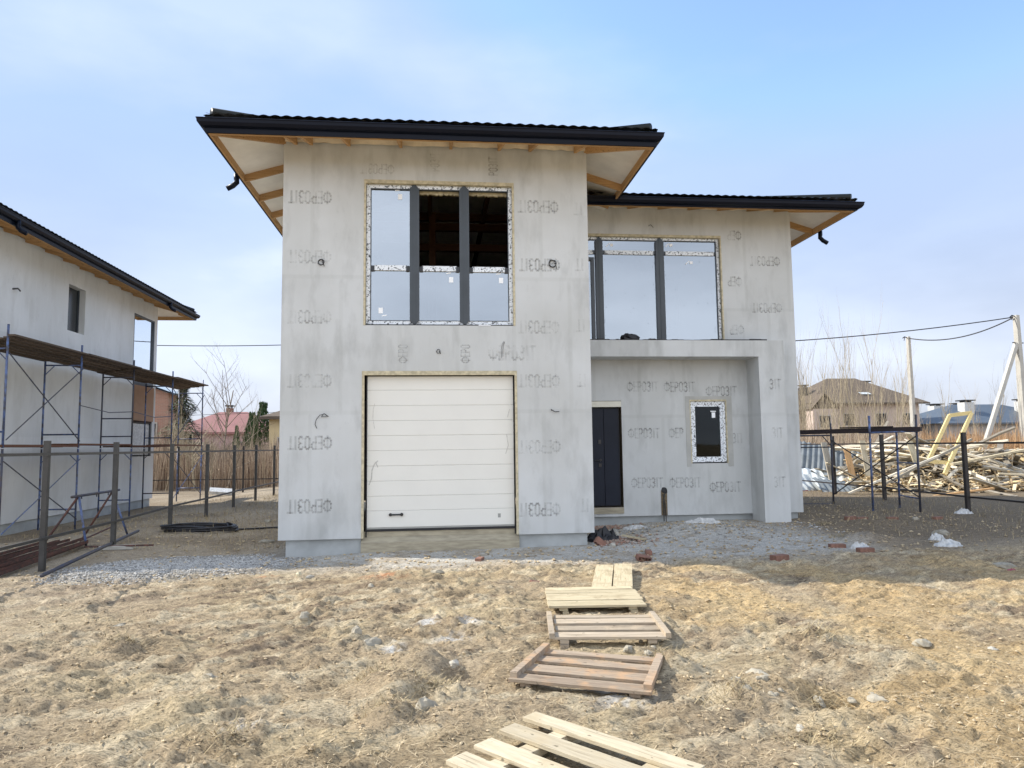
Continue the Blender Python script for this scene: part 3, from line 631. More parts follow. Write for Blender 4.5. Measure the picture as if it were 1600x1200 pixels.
# small window surround patch
sp_ = MB().box(8.17, 8.27, d1 - .006, d1 + .02, 1.28, 2.84).box(9.116, 9.24, d1 - .006, d1 + .02, 1.28, 2.84).box(8.2715, 9.1145, d1 - .006, d1 + .02, 2.76, 2.84)
sp_.build('plaster_patch', simple('damp_patch_plaster', (.45, .45, .425), .95, var=.15, scale=4, bmp=.2), house)

# garage door ---------------------------------------------------------
gd = empty('garage_door', (0, 0, 0)); gd.parent = house
zl = [.4, .69, .94, 1.205, 1.465, 1.735, 1.995, 2.26, 2.525, 2.8, 3.045]
gx0, gx1 = 1.475, 4.055
pn = MB()
for i in range(len(zl) - 1):
    a, b_ = zl[i], zl[i + 1]; g = .008 if i % 2 == 0 else .004
    e = .008; pn.add([(gx0, .12, a + g), (gx1, .12, a + g), (gx1, .12, b_ - g), (gx0, .12, b_ - g), (gx0, .12 + e, a), (gx1, .12 + e, a), (gx1, .12 + e, b_), (gx0, .12 + e, b_), (gx0, .17, a), (gx1, .17, a), (gx1, .17, b_), (gx0, .17, b_)],
        [(0, 1, 2, 3), (4, 5, 1, 0), (3, 2, 6, 7), (5, 6, 2, 1), (4, 0, 3, 7), (5, 9, 10, 6), (4, 7, 11, 8), (11, 10, 9, 8)])
pn.build('door_panels', M['garage'], gd)
for i in range(2, len(zl) - 1, 2): MB().box(gx0 + .002, gx1 - .002, .1265, .129, zl[i] - .0045, zl[i] + .0045).build('panel_joint', M['seam'], gd)
for i in range(1, len(zl) - 1, 2): MB().box(gx0 + .002, gx1 - .002, .1262, .129, zl[i] - .0032, zl[i] + .0032).build('panel_joint', M['seam'], gd)
MB().box(1.4, 4.107, .125, .35, .2402, .334).build('threshold', M['concrete'], gd); MB().box(gx0 - .01, gx1 + .01, .105, .16, .335, .375).build('bottom_seal', M['rubber'], gd); MB().box(gx0, gx1, .112, .16, .376, .4).build('bottom_rail', M['seam'], gd)
MB().box(1.452, gx0 - .001, .11, .3, .24, 3.06).box(gx1 + .001, 4.075, .11, .3, .24, 3.06).box(gx0, gx1, .11, .3, 3.046, 3.07).build('side_seal', M['rubber'], gd)
hd = MB().tube([(1.885, .09, .62), (2.07, .09, .62)], .014, 8)
for xx in (1.88, 2.075): hd.tube([(xx, .118, .62), (xx, .085, .62)], .028, 12)
hd.build('handle', M['black'], gd, smooth=False)
MB().box(3.76, 3.81, .1165, .1195, .53, .6).build('badge', M['seam'], gd)
sm = MB()
def smear(pts, w_):
    for a, b_ in zip(pts[:-1], pts[1:]): sm.beam((a[0], .1175, a[1]), (b_[0], .1175, b_[1]), .0015, w_)
smear([(1.66, 1.56), (1.6, 1.5), (1.56, 1.4), (1.55, 1.25), (1.51, 1.14)], .02); smear([(1.62, 1.54), (1.66, 1.44)], .012)
smear([(1.6, 2.56), (1.575, 2.45), (1.57, 2.3), (1.6, 2.12)], .008); smear([(3.93, 2.0), (3.96, 1.8), (3.91, 1.65)], .014); smear([(3.99, 2.45), (3.95, 2.3)], .01)
sm.build('dirty_scuff', M['smudge'], gd)

# entrance door -------------------------------------------------------
dr = empty('entrance_door', (0, 0, 0)); dr.parent = house
MB().box(5.552, 6.69, d1 + .1, d1 + .14, .45, 2.6).build('door_frame', M['rubber'], dr)
MB().box(5.60, 6.325, d1 + .06, d1 + .099, .47, 2.58).build('door_leaf', M['door'], dr, bevel=.004); MB().box(6.333, 6.66, d1 + .06, d1 + .099, .47, 2.58).build('door_leaf', M['door'], dr, bevel=.004)
MB().tube([(6.24, d1 + .06, 1.457), (6.24, d1 + .02, 1.457)], .024, 10).tube([(6.25, d1 + .02, 1.457), (6.11, d1 + .02, 1.45)], .012, 8).build('handle', M['black'], dr)
MB().box(6.2, 6.26, d1 + .045, d1 + .0595, 1.31, 1.38).build('lock_plate', M['black'], dr); MB().box(6.2, 6.26, d1 + .045, d1 + .0595, 1.81, 1.9).build('lock_plate', M['black'], dr)
MB().box(5.552, 6.718, d1 - .004, d1 + .09, 2.615, 2.74).build('door_lintel_foam', simple('cream_foam_board', (.72, .7, .6), .8, var=.08), house)
MB().box(5.47, 6.72, d1 - .02, d1 + .12, .3, .43).build('door_step', M['concrete'], house)

# porch canopy with its side pier --------------------------------------
pc = MB().box(W + .003, 10.2, d2, d1 - .003, 3.653, 4.005).box(9.622, 10.2, d2, d1 - .003, -.3, 3.6528); pc.build('porch_canopy', M['plaster'], house)
mb = MB(); 
for i in range(34):
    xa = 5.6 + i * .125; xb = xa + .135; h = .015 + .03 * float(vnoise(np.array(i * .7), np.array(3.))); mb.box(xa, xb, d2 + .04 + random.uniform(0, .03), d1 - .01, 4.006, 4.006 + h)
mb.build('bitumen_sheet', M['bitumen'], house)
def blob(parent, name, mt, c, r, amp=.25, seg=(10, 7), seed=0, label=None):
    mb = MB(); vs = []; rs = np.random.RandomState(seed)
    for j in range(seg[1] + 1):
        th = math.pi * j / seg[1]
        for i in range(seg[0]):
            ph = 2 * math.pi * i / seg[0]; k_ = 1 + amp * (rs.rand() - .5) * 2 * (0 < j < seg[1])
            vs.append((c[0] + r[0] * math.sin(th) * math.cos(ph) * k_, c[1] + r[1] * math.sin(th) * math.sin(ph) * k_, c[2] + r[2] * math.cos(th) * k_))
    n = seg[0]; fs = [(j * n + i, (j + 1) * n + i, (j + 1) * n + (i + 1) % n, j * n + (i + 1) % n) for j in range(seg[1]) for i in range(n)]
    o = mb.add(vs, fs).build(name, mt, parent); 
    if label: o['label'] = label
    return o
o = blob(None, 'bitumen_roll_end', M['bitumen'], (6.86, 2.4, 4.09), (.2, .12, .1), .25, (14, 9), 4); tag(o, 'crumpled black bitumen sheet heaped on the porch canopy below the wide upper window', 'bitumen sheet')
# chase with pipes cut in the porch wall
MB().box(7.555, 7.69, d1 - .012, d1 + .02, .24, .78).build('pipe_chase', M['brickrev'], house)
MB().tube([(7.6, d1 - .03, .12), (7.6, d1 - .03, .55), (7.64, d1 - .02, .72)], .012, 6).tube([(7.65, d1 - .03, .1), (7.64, d1 - .03, .45), (7.6, d1 - .02, .7)], .01, 6).build('pipe_ends', M['fence'], house)
blob(house, 'chase_hole', M['rubber'], (7.63, d1 - .002, .77), (.07, .02, .075), .2, (10, 6), 2)
# cable ends
def wire_loop(x, z, y, r, turns, seed):
    rs = random.Random(seed); pts = []
    for i in range(int(turns * 14)):
        a = i / 14 * 2 * math.pi; k_ = r * (.8 + .25 * rs.random()); pts.append((x + math.cos(a) * k_, y - .02 - .012 * math.sin(a * 1.3), z + math.sin(a) * k_))
    pts = [(x, y + .02, z)] + pts + [(x + r * 1.1, y - .03, z - r * 1.4)]
    MB().tube(pts, .006, 5).build('cable_end', M['wire'], house, smooth=True)
wire_loop(.671, 5.057, 0, .055, 2.3, 1); wire_loop(4.795, 5.09, 0, .07, 3, 2); wire_loop(2.721, 3.476, 0, .035, 1.2, 3)
MB().tube([(.82, .01, 2.33), (.76, -.03, 2.38), (.68, -.03, 2.36), (.62, -.04, 2.28), (.6, -.03, 2.2), (.63, -.02, 2.13)], .006, 5).build('cable_end', M['wire'], house)
MB().tube([(.7, .01, 2.33), (.75, -.04, 2.39), (.83, -.02, 2.34), (.7, -.02, 2.33)], .005, 5).build('cable_end', M['wire'], house)
MB().tube([(4.74, .01, 2.41), (4.72, -.03, 2.43), (4.79, -.04, 2.385), (4.87, -.04, 2.39)], .008, 5).build('cable_end', M['wire'], house)
MB().tube([(3.9, .01, 3.68), (3.86, -.02, 3.6), (3.84, -.02, 3.5), (3.845, -.02, 3.36)], .004, 4).tube([(3.92, .01, 3.68), (3.885, -.02, 3.6), (3.87, -.02, 3.5), (3.87, -.02, 3.38)], .004, 4).build('cable_end', M['fence'], house)
MB().tube([(7.45, d1, 6.7), (7.5, d1 - .03, 6.73), (7.56, d1 - .02, 6.66)], .006, 4).build('cable_end', M['wire'], house)

# printed mesh lettering showing through the plaster
GL = {'Ф': [[(.5, -.04), (.5, 1.04)], [(.5, .9), (.22, .86), (.06, .68), (.06, .34), (.22, .14), (.5, .1)], [(.5, .9), (.78, .86), (.94, .68), (.94, .34), (.78, .14), (.5, .1)]],
      'Е': [[(.82, 1), (.12, 1), (.12, 0), (.82, 0)], [(.12, .52), (.72, .52)]], 'Р': [[(.12, 0), (.12, 1), (.6, 1), (.84, .86), (.84, .62), (.6, .46), (.12, .46)]],
      'О': [[(.35, 1), (.12, .85), (.12, .15), (.35, 0), (.62, 0), (.85, .15), (.85, .85), (.62, 1), (.35, 1)]],
      'З': [[(.12, .84), (.35, 1), (.62, 1), (.84, .85), (.84, .65), (.62, .53), (.38, .53)], [(.62, .53), (.86, .4), (.86, .15), (.62, 0), (.35, 0), (.1, .16)]],
      'І': [[(.5, 0), (.5, 1)]], 'Т': [[(.5, 0), (.5, 1)], [(.05, 1), (.95, 1)]]}
GW = {'Ф': 1.3, 'Е': .85, 'Р': .9, 'О': .95, 'З': .9, 'І': .55, 'Т': .95}
def stamp(x, z, y, rot, size=.22, strong=False, word='ФЕРОЗІТ', sx=1):
    mb = MB(); h = size; u = size * .56; tot = sum(GW[c] for c in word) * u; cx_ = -tot / 2; w__ = size * .165; c_r, s_r = math.cos(R(rot)), math.sin(R(rot)); lay_ = 0
    for c in word:
        g = GW[c] * u
        for st_ in GL[c]:
            for a, b_ in zip(st_[:-1], st_[1:]):
                A = Vector((cx_ + a[0] * g * .86, (a[1] - .5) * h)); Bv = Vector((cx_ + b_[0] * g * .86, (b_[1] - .5) * h)); d = (Bv - A).normalized(); A = A - d * w__ * .4; Bv = Bv + d * w__ * .4; n_ = Vector((-d.y, d.x)) * w__ / 2
                q_ = []
                for p_ in (A - n_, Bv - n_, Bv + n_, A + n_): q_.append((x + p_.x * c_r - p_.y * s_r, y - .003 - lay_ * .00012, z + p_.x * s_r + p_.y * c_r))
                mb.add(q_, [(0, 1, 2, 3)]); lay_ = (lay_ + 1) % 9
        cx_ += g
    o = mb.build('printed_lettering', M['print2' if strong else 'print'], house); return o
for x, z, st_ in ((.455, 6.235, 1), (.46, 5.158, 0), (.47, 4.084, 0), (.485, 2.959, 0), (.5, 1.884, 1), (.51, .804, 1), (4.54, 6.154, 1), (4.55, 5.065, 1), (4.52, 3.921, 0), (4.51, 2.946, 0), (4.5, 1.767, 0), (4.48, .664, 1)): stamp(x, z, 0, 180, .21, st_)
for z, st_ in ((6.13, 0), (5.08, 0), (3.95, 0), (2.95, 0), (.72, 0)): stamp(5.29, z, 0, 180, .21, st_, 'ІТ')
stamp(1.63, 6.785, 0, 180, .17); stamp(4.05, 3.45, 0, 0, .24)
for x, z, st_ in ((2.67, 6.95, 0), (3.73, 6.9, 1), (2.1, 3.44, 0), (3.2, 3.44, 1)): stamp(x, z, 0, 90, .15, st_, 'РОЗІТ' if z > 5 else 'ФЕРО')
for x, z, st_ in ((10.16, 5.931, 1), (10.16, 4.847, 1)): stamp(x, z, d1, 180, .2, st_)
for x, z, wd in ((9.45, 6.52, 'ФЕР'), (9.42, 5.45, 'РЕФ'), (9.42, 4.34, 'РЕФ')): stamp(x, z, d1, 180, .2, True, 'ФЕР')
for x, z, st_ in ((7.22, 3.06, 1), (8.06, 3.05, 1), (9.02, 2.95, 1), (7.22, 2.03, 1), (7.26, .95, 1), (8.12, .94, 1), (9.03, .83, 1)): stamp(x, z, d1, 0, .2, st_, sx=.8)
stamp(7.95, 2.03, d1, 0, .2, True, 'ФЕР'); stamp(9.36, 1.9, d1, 0, .2, False, 'ЗІТ')
for z in (3.05, 2.0, .95): stamp(9.98, z, d2, 0, .2, z != 2, 'ЗІТ')

# ------------------------------------------------------------------ neighbour house on the left
nb = empty('house', (-7.5, 2.5, -.2), 0, 'pale plastered neighbouring house at the left edge, behind long blue scaffolding', 'house')
nbo = (-7.5, 2.5, -.2)
def loc(mb):  # world -> child-local of nb
    mb.v = [(x - nbo[0], y - nbo[1], z - nbo[2]) for x, y, z in mb.v]; return mb
nz = 7.06
nh = [(8.05, 9.0, 5.15, 6.45), (12.35, 14.1, 4.15, 6.45), (12.5, 14.1, 1.6, 2.75)]
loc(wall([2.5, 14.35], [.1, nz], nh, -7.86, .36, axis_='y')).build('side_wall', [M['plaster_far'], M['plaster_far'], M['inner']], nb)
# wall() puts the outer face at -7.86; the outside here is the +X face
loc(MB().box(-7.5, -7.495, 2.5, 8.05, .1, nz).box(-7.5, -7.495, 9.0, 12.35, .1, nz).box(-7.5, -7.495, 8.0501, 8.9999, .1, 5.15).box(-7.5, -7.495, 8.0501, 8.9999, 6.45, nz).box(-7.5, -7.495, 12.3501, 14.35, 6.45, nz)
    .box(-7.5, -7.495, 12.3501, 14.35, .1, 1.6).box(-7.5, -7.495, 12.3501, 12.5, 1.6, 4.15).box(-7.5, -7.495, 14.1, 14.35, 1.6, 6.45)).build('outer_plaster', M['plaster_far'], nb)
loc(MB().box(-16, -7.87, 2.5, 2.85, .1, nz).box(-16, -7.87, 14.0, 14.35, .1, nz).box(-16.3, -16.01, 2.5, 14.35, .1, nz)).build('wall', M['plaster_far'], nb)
loc(MB().box(-15.9, -7.55, 2.6, 14.25, -.6, .1)).build('plinth', M['plinth'], nb)
loc(MB().box(-7.498, -7.46, 12.5, 14.12, 2.82, 4.02)).build('panel', simple('brown_board', (.36, .22, .14), .8, var=.1), nb)
w_ = empty('window', (0, 0, 0)); w_.parent = nb
loc(MB().box(-7.7, -7.69, 8.06, 8.99, 5.16, 6.44)).build('pane', simple('dark_dusty_glass', (.03, .035, .04), .2, var=.5, scale=12), w_)
loc(MB().box(-7.71, -7.66, 8.05, 8.09, 5.15, 6.45).box(-7.71, -7.66, 8.96, 9.0, 5.15, 6.45).box(-7.71, -7.66, 8.09, 8.96, 5.15, 5.19)).build('frame', M['anthracite'], w_)
w_ = empty('window', (0, 0, 0)); w_.parent = nb
loc(MB().box(-7.56, -7.55, 12.4, 14.05, 4.2, 6.4)).build('pane', glass('pale_mirror_glass', .8, (.5, .5, .5)), w_)
loc(MB().box(-7.57, -7.5, 12.35, 12.41, 4.15, 6.45).box(-7.55, -7.49, 14.05, 14.09, 4.15, 6.45).box(-7.57, -7.5, 12.41, 14.04, 6.4, 6.45).box(-7.57, -7.49, 12.41, 14.04, 4.02, 4.2)).build('frame', M['anthracite'], w_)
w_ = empty('window', (0, 0, 0)); w_.parent = nb
loc(MB().box(-7.56, -7.55, 12.55, 14.0, 1.65, 2.72)).build('pane', M['white'], w_)
loc(MB().box(-7.57, -7.5, 12.5, 12.55, 1.6, 2.75).box(-7.57, -7.5, 14.0, 14.1, 1.6, 2.75)).build('frame', M['anthracite'], w_)
loc(MB().tube([(-7.5, 5.45, 5.72), (-7.4, 5.5, 5.74), (-7.4, 5.6, 5.7)], .02, 6)).build('cable_end', M['wire'], nb)
nr = roof(nb, -17.4, -6.49, 1.4, 15.38, 6.93, .3, .215, 'frlb', gut_sides='flrb', raf={'r': [.9 + k * .9 for k in range(15)]})
elbow(nr, (-6.42, 3.65, 6.85), (-1, 0)); elbow(nr, (-6.42, 12.6, 6.85), (-1, 0))
for ch in [nr] + children(nr): pass
nr.location = (-nbo[0], -nbo[1], -nbo[2])

# ------------------------------------------------------------------ scaffolding, left
sf = empty('scaffolding', (-6.3, 3.3, -.1), 0, 'long two-lift blue frame scaffolding with plank decks in front of the neighbouring house', 'scaffolding'); so_ = Vector(sf.location)
def S_(mb): mb.v = [(x - so_.x, y - so_.y, z - so_.z) for x, y, z in mb.v]; return mb
FY = [3.35, 6.5, 9.65, 12.8, 15.95]; XI, XO = -7.22, -6.35
for i, y in enumerate(FY):
    for lv, (za, zb_) in enumerate(((-.15, 1.86), (1.88, 4.08))):
        fr = MB().tube([(XI, y, za), (XI, y, zb_)], .024, 8).tube([(XO, y, za), (XO, y, zb_ + (.42 if lv else 0))], .024, 8)
        for z in ((.35, 1.75) if lv == 0 else (2.22, 2.75 if i == 2 else 2.22, 3.98)): fr.tube([(XI, y, z), (XO, y, z)], .019, 8)
        for sx, X_ in ((1, XI), (-1, XO)): fr.tube([(X_, y, zb_ - .35), (X_ + sx * .22, y, zb_ - .12)], .012, 6)
        S_(fr).build('frame', M['bluesteel'] if (i + lv) % 3 else M['darksteel'], sf, smooth=True)
for i in range(4):
    a, b_ = FY[i], FY[i + 1]
    if i in (0, 3): 
        S_(MB().tube([(XO + .03, a, 3.9), (XO + .03, b_, 2.05)], .013, 6)).build('cross_brace', M['darksteel'], sf); S_(MB().tube([(XO + .06, a, 2.05), (XO + .06, b_, 3.9)], .013, 6)).build('cross_brace', M['darksteel'], sf)
    else: S_(MB().tube([(XO + .03, a, 2.95), (XO + .03, (a + b_) / 2, 2.85), (XO + .03, b_, 2.95)], .013, 6)).build('guard_rail', M['darksteel'], sf)
    if i in (0, 3):
        S_(MB().tube([(XO + .03, a, 1.6), (XO + .03, b_, .1)], .013, 6)).build('cross_brace', M['darksteel'], sf); S_(MB().tube([(XO + .06, a, .1), (XO + .06, b_, 1.6)], .013, 6)).build('cross_brace', M['bluesteel'], sf)
    for k_ in range(7):
        xx = XI - .1 + k_ * .165; jy = random.uniform(-.1, .25); jz = random.uniform(0, .02) + k_ * .0
        S_(MB().box(xx, xx + .15, a - .15 + jy, b_ + .08 + jy * .3, 4.09 + jz + k_ * .022 + .03 * (i % 2), 4.13 + jz + k_ * .022 + .03 * (i % 2))).build('deck_plank', M['deckwood'], sf)
    for k_ in range(4):
        xx = XI + .1 + k_ * .2; jz = random.uniform(0, .02)
        S_(MB().box(xx, xx + .18, a - .1, b_ + .05, 1.9 + jz + .045 * (i % 2), 1.94 + jz + .045 * (i % 2))).build('deck_plank', M['rustdeck'], sf)

# ------------------------------------------------------------------ scaffolding, right
A_, B_, C_, D_, E_ = (13.42, 6.0), (13.24, 3.94), (14.35, 4.55), (14.1, 3.42), (12.35, 6.35)
sr = empty('scaffolding', (13.5, 4.8, 0), 0, 'low blue and black scaffold bay with one dark plank deck right of the house', 'scaffolding'); ro_ = Vector(sr.location)
def S2(mb): mb.v = [(x - ro_.x, y - ro_.y, z - ro_.z) for x, y, z in mb.v]; return mb
for (x, y), tp, mt in ((A_, 2.3, 'darksteel'), (B_, 2.42, 'bluesteel'), (C_, 2.1, 'bluesteel'), (D_, 2.42, 'darksteel'), (E_, 2.1, 'darksteel')):
    S2(MB().tube([(x, y, gz(x, y) - .05), (x + .03, y, tp)], .026, 8)).build('upright', M[mt], sr, smooth=True)
def rail(a, b_, za, zb_, r, mt, nm): S2(MB().tube([(*a, za), (*b_, zb_)], r, 8)).build(nm, M[mt], sr, smooth=True)
rail(B_, D_, .06, .08, .022, 'bluesteel', 'base_rail'); rail(C_, D_, 1.25, 1.25, .018, 'bluesteel', 'rail'); rail(C_, D_, .42, .42, .018, 'bluesteel', 'rail'); rail(A_, E_, .1, .1, .02, 'darksteel', 'base_rail')
rail(A_, E_, 1.65, 1.65, .016, 'darksteel', 'rail'); rail(A_, D_, 1.85, .45, .015, 'fencedark', 'cross_brace'); rail(D_, A_, 1.9, .35, .015, 'fencedark', 'cross_brace')
rail(B_, D_, 2.0, 2.02, .022, 'bluesteel', 'rail'); rail(A_, E_, 1.97, 1.97, .022, 'darksteel', 'rail'); rail((13.2, 6.0), A_, 1.95, 1.7, .014, 'darksteel', 'rail')
for k_ in range(4):
    o_ = Vector((.13, .22)) * k_; 
    S2(MB().beam((14.2 + o_.x * .5, 3.35 + o_.y, 2.07 + .012 * (k_ % 2)), (11.3 + o_.x * .5, 6.3 + o_.y, 2.04 + .012 * (k_ % 2)), .2, .1)).build('deck_plank', M['darkdeck'], sr)
S2(MB().beam((13.75, 3.75, 2.14), (12.9, 4.6, 2.14), .16, .03)).build('deck_plank', M['darkdeck'], sr)
S2(MB().tube([(14.15, 3.35, 2.05), (13.2, 4.3, 2.04)], .05, 8)).build('deck_edge_tube', M['bluesteel'], sr, smooth=True)

# ------------------------------------------------------------------ fences
def fence(name, label, posts, mt, top, rails, wpost, ext=None):
    e = empty(name, (posts[0][0], posts[0][1], 0), 0, label, 'fence'); o0 = e.location
    for i, (x, y) in enumerate(posts):
        z = gz(x, y); MB().box(x - wpost / 2 - o0.x, x + wpost / 2 - o0.x, y - wpost / 2 - o0.y, y + wpost / 2 - o0.y, z - .2, top + random.uniform(-.02, .02)).build('post', mt, e)
    pp = (ext[0] if ext else []) + list(posts) + (ext[1] if ext else [])
    for z in rails:
        m_ = MB()
        for a, b_ in zip(pp[:-1], pp[1:]):
            off = wpost / 2 + .021
            dx, dy = b_[0] - a[0], b_[1] - a[1]; L = math.hypot(dx, dy); nx_, ny_ = dy / L * off, -dx / L * off
            m_.beam((a[0] + nx_ - o0.x, a[1] + ny_ - o0.y, z), (b_[0] + nx_ - o0.x, b_[1] + ny_ - o0.y, z), .038, .042)
        m_.build('rail', mt, e)
    return e
fence('fence', 'open grey steel post and rail fence running back between the two houses', [(-3.2, -1.07), (-3.25, 1.39), (-3.5, 4.9), (-3.5, 7.5), (-3.62, 10.5), (-3.65, 13.3), (-3.65, 16.1), (-3.65, 18.6), (-3.65, 21)], M['fence'], 1.95, (1.75, .5), .075, ([(-3.15, -3.4)], []))
fence('fence', 'far dark post and rail fence crossing behind the neighbouring plot', [(-6.1, 21), (-9.0, 21.2), (-12, 21.4), (-15, 21.6)], M['fencedark'], 1.95, (1.75, .45), .07, ([(-3.72, 20.9)], [(-19, 21.8)]))
fence('fence', 'dark post and rail fence in front of the scrap timber heap at right', [(15.15, 3.2), (15.5, 6.9), (15.45, 9.4), (15.4, 12.4), (15.4, 15.4)], M['fencedark'], 1.98, (1.72, .45), .085, ([(15.1, -1.2)], []))

# ------------------------------------------------------------------ pallets and boards
def pallet(label, loc_, rz, slats, L, bl_, mt, batt, blocks=(), sl_h=.024, warp=0, tilt=(0, 0)):
    e = empty('wooden_pallet', loc_, rz, label, 'pallet', None); e.rotation_euler = (tilt[0], tilt[1], rz)
    for (y, w__, x0, x1, dz) in slats:
        MB().beam((x0, y, dz), (x1, y + warp * random.uniform(-1, 1), dz + random.uniform(-.004, .004)), w__, sl_h).build('slat', mt, e, bevel=.002)
    for (x, y0, y1, z, w__, h, xo) in batt: MB().beam((x, y0, z), (x + xo, y1, z), w__, h).build('batten', mt, e, bevel=.002)
    for (x, y, z, a, b_, c) in blocks: MB().box(x - a / 2, x + a / 2, y - b_ / 2, y + b_ / 2, z - c, z).build('block', mt, e)
    return e
G0 = lambda x, y: .5 * gz(x, y) + .5 * float(base_z(np.array(x), np.array(y)))
pallet('bleached slatted pallet, its boards running across, just nearer than the two short planks', (4.44, -4.56, .085), R(-4),
       [(.42, .15, -.5, .52, 0), (.255, .16, -.52, .54, .002), (.08, .17, -.52, .53, -.002), (-.115, .19, -.53, .52, .003), (-.35, .25, -.54, .5, 0)], 1, 1, M['pallet_pale'],
       [(-.38, -.45, .48, -.03, .09, .035, .02), (.36, -.45, .48, -.03, .09, .035, -.02)], [(-.36, -.42, -.05, .06, .1, .1), (.37, -.42, -.05, .08, .1, .1)], warp=.012)
pallet('weathered pallet with raised end battens, middle one of the row of pallets', (4.27, -5.83, .075), R(-7),
       [(.36, .11, -.46, .5, 0), (.16, .18, -.47, .5, .003), (-.09, .16, -.47, .5, 0), (-.33, .17, -.5, .5, .002)], 1, 1, M['pallet_old'],
       [(-.51, -.42, .44, .022, .05, .05, .0), (.52, -.42, .42, .022, .05, .045, -.0), (-.4, -.42, .42, -.03, .08, .035, .02), (.38, -.42, .42, -.03, .08, .035, .02)], [(-.4, -.4, -.049, .08, .06, .05)], warp=.015)
pallet('weathered pallet with rust-stained boards and raised end battens, second nearest to the camera', (3.87, -7.05, .07), R(-24),
       [(.33, .11, -.46, .5, 0), (.12, .14, -.47, .5, .003), (-.115, .17, -.49, .5, 0), (-.36, .15, -.52, .52, .002)], 1, 1, M['pallet_old2'],
       [(-.49, -.4, .42, .028, .055, .05, .03), (.49, -.4, .38, .028, .06, .045, .0), (-.4, -.4, .4, -.03, .08, .035, .02), (.4, -.4, .4, -.03, .08, .035, .02)], [(.36, -.4, -.05, .08, .06, .06)], warp=.015)
pallet('nearest pallet at the bottom edge of the photo, fresh yellow boards spread slantwise', (3.336, -8.594, .085), R(-49),
       [(.36, .125, -.5, .68, 0), (.12, .14, -.465, .68, .004), (-.12, .14, -.43, .68, -.002), (-.36, .15, -.393, .68, .003)], 1, 1, M['pallet_new'],
       [(-.2, -.45, .46, -.034, .1, .045, .0), (.45, -.45, .46, -.034, .1, .045, .0)], [(-.2, .4, -.058, .1, .12, .06), (.45, .4, -.058, .1, .12, .06)], warp=.012)
for (x, y, a, lb) in ((4.85, -3.3, 75, 'left one of the two short pale planks lying side by side beyond the pallets'), (5.13, -3.24, 75, 'right one of the two short pale planks lying side by side beyond the pallets')):
    o = MB().beam((-.72, 0, 0), (.72, 0, 0), .24, .035).build('plank', M['pallet_pale'], bevel=.003); o.location = (x, y, gz(x, y) * .4 + .07); o.rotation_euler = (0, R(-1.5), R(a)); tag(o, lb, 'plank', 'short pale planks beyond the pallets')

# ------------------------------------------------------------------ stones, bricks, litter
def stone(x, y, s, label, mt='stone', seed=0, sq=(1, .8, .6), name='stone', cat='stone', dz=.05):
    o = blob(None, name, M[mt], (0, 0, 0), (s * sq[0], s * sq[1], s * sq[2]), .22, (9, 6), seed); o.location = (x, y, gz(x, y) + s * sq[2] * dz); o.rotation_euler = (0, 0, seed * 1.3); tag(o, label, cat)
    return o
ST = [(2.1, -5.84, .13, 'long pale concrete chunk left of the pallets, just below a smaller upright chunk', 'stone', (1.3, .5, .5)),
      (1.93, -5.52, .09, 'small upright grey concrete chunk behind the long pale chunk', 'stone', (.8, .8, 1.1)),
      (2.62, -7.56, .095, 'squarish pale stone standing between the nearest pallet and the churned mound', 'stone', (1, .8, 1)),
      (.89, -6.6, .12, 'flat whitish stone in the straw soil at lower left', 'stone', (1.2, .8, .4)),
      (2.84, -6.55, .05, 'small round white pebble beside the dark hollow in the churned soil', 'palestone', (1, 1, .9)),
      (1.35, -4.97, .07, 'pale yellowish stone left of the concrete chunks', 'stone', (1, .8, .9)),
      (.79, -2.3, .07, 'small blocky beige stone in front of the left plinth', 'reveal', (.8, .7, 1.1)),
      (.95, -2.38, .06, 'small whitish lump next to the blocky beige stone', 'palestone', (1.2, .7, .6)),
      (1.85, -3.12, .06, 'grey rubble lump on the dusty soil before the garage sill', 'stone', (1.2, .8, .7)),
      (2.7, -2.62, .09, 'darkish angular clod on the soil before the garage door', 'stone', (1.3, .6, .5)),
      (-.5, -4.86, .1, 'flat dark chunk lying on the sunlit soil at left', 'stone', (1.2, .5, .3)),
      (6.95, -6.55, .09, 'round pale lump half buried in the soil at right', 'stone', (1, .9, .6)),
      (7.5, -6.7, .06, 'small whitish stone right of the round pale lump', 'palestone', (1.2, .8, .5)),
      (5.05, -7.42, .1, 'dull brown flat stone on the upper rim of the stony hollow', 'stone', (1.3, .7, .4)),
      (9.1, -5.9, .07, 'pale oval stone near the right edge of the sunlit soil', 'stone', (1.3, .8, .6)),
      (11.9, -.2, .16, 'largest boulder on the dark soil at the far right', 'stone', (1.2, 1, .6)),
      (10.6, -3.2, .13, 'grey stone beside the red scrap near the right edge', 'stone', (1.3, .9, .5)),
      (12.9, 1.9, .1, 'pale stone between the scaffold base and the brick pieces', 'stone', (1.3, .9, .7)),
      (5.75, -.15, .07, 'round whitish stone by the corner plinth of the garage block', 'palestone', (1, 1, .8)),
      (6.1, 1.05, .1, 'white ball-like lump of mortar near the entrance door', 'palestone', (1, 1, .9)),
      (-1.6, 6.2, .14, 'pale flat stone left of the garage block, beyond the hose coil', 'stone', (1.3, .8, .5)),
      (-.7, 2.3, .13, 'pale stone on the dark soil just behind the gravel', 'stone', (1.5, .9, .4)),
      (4.98, -8.15, .045, 'small angular pale stone below the stony hollow', 'palestone', (1.6, .8, .5)),
      (5.75, -7.75, .07, 'pale lump at the right end of the stony hollow', 'stone', (1.2, .8, .6))]
for i, (x, y, s, lb, mt, sq) in enumerate(ST): stone(x, y, s * .85, lb, mt, i + 3, sq)
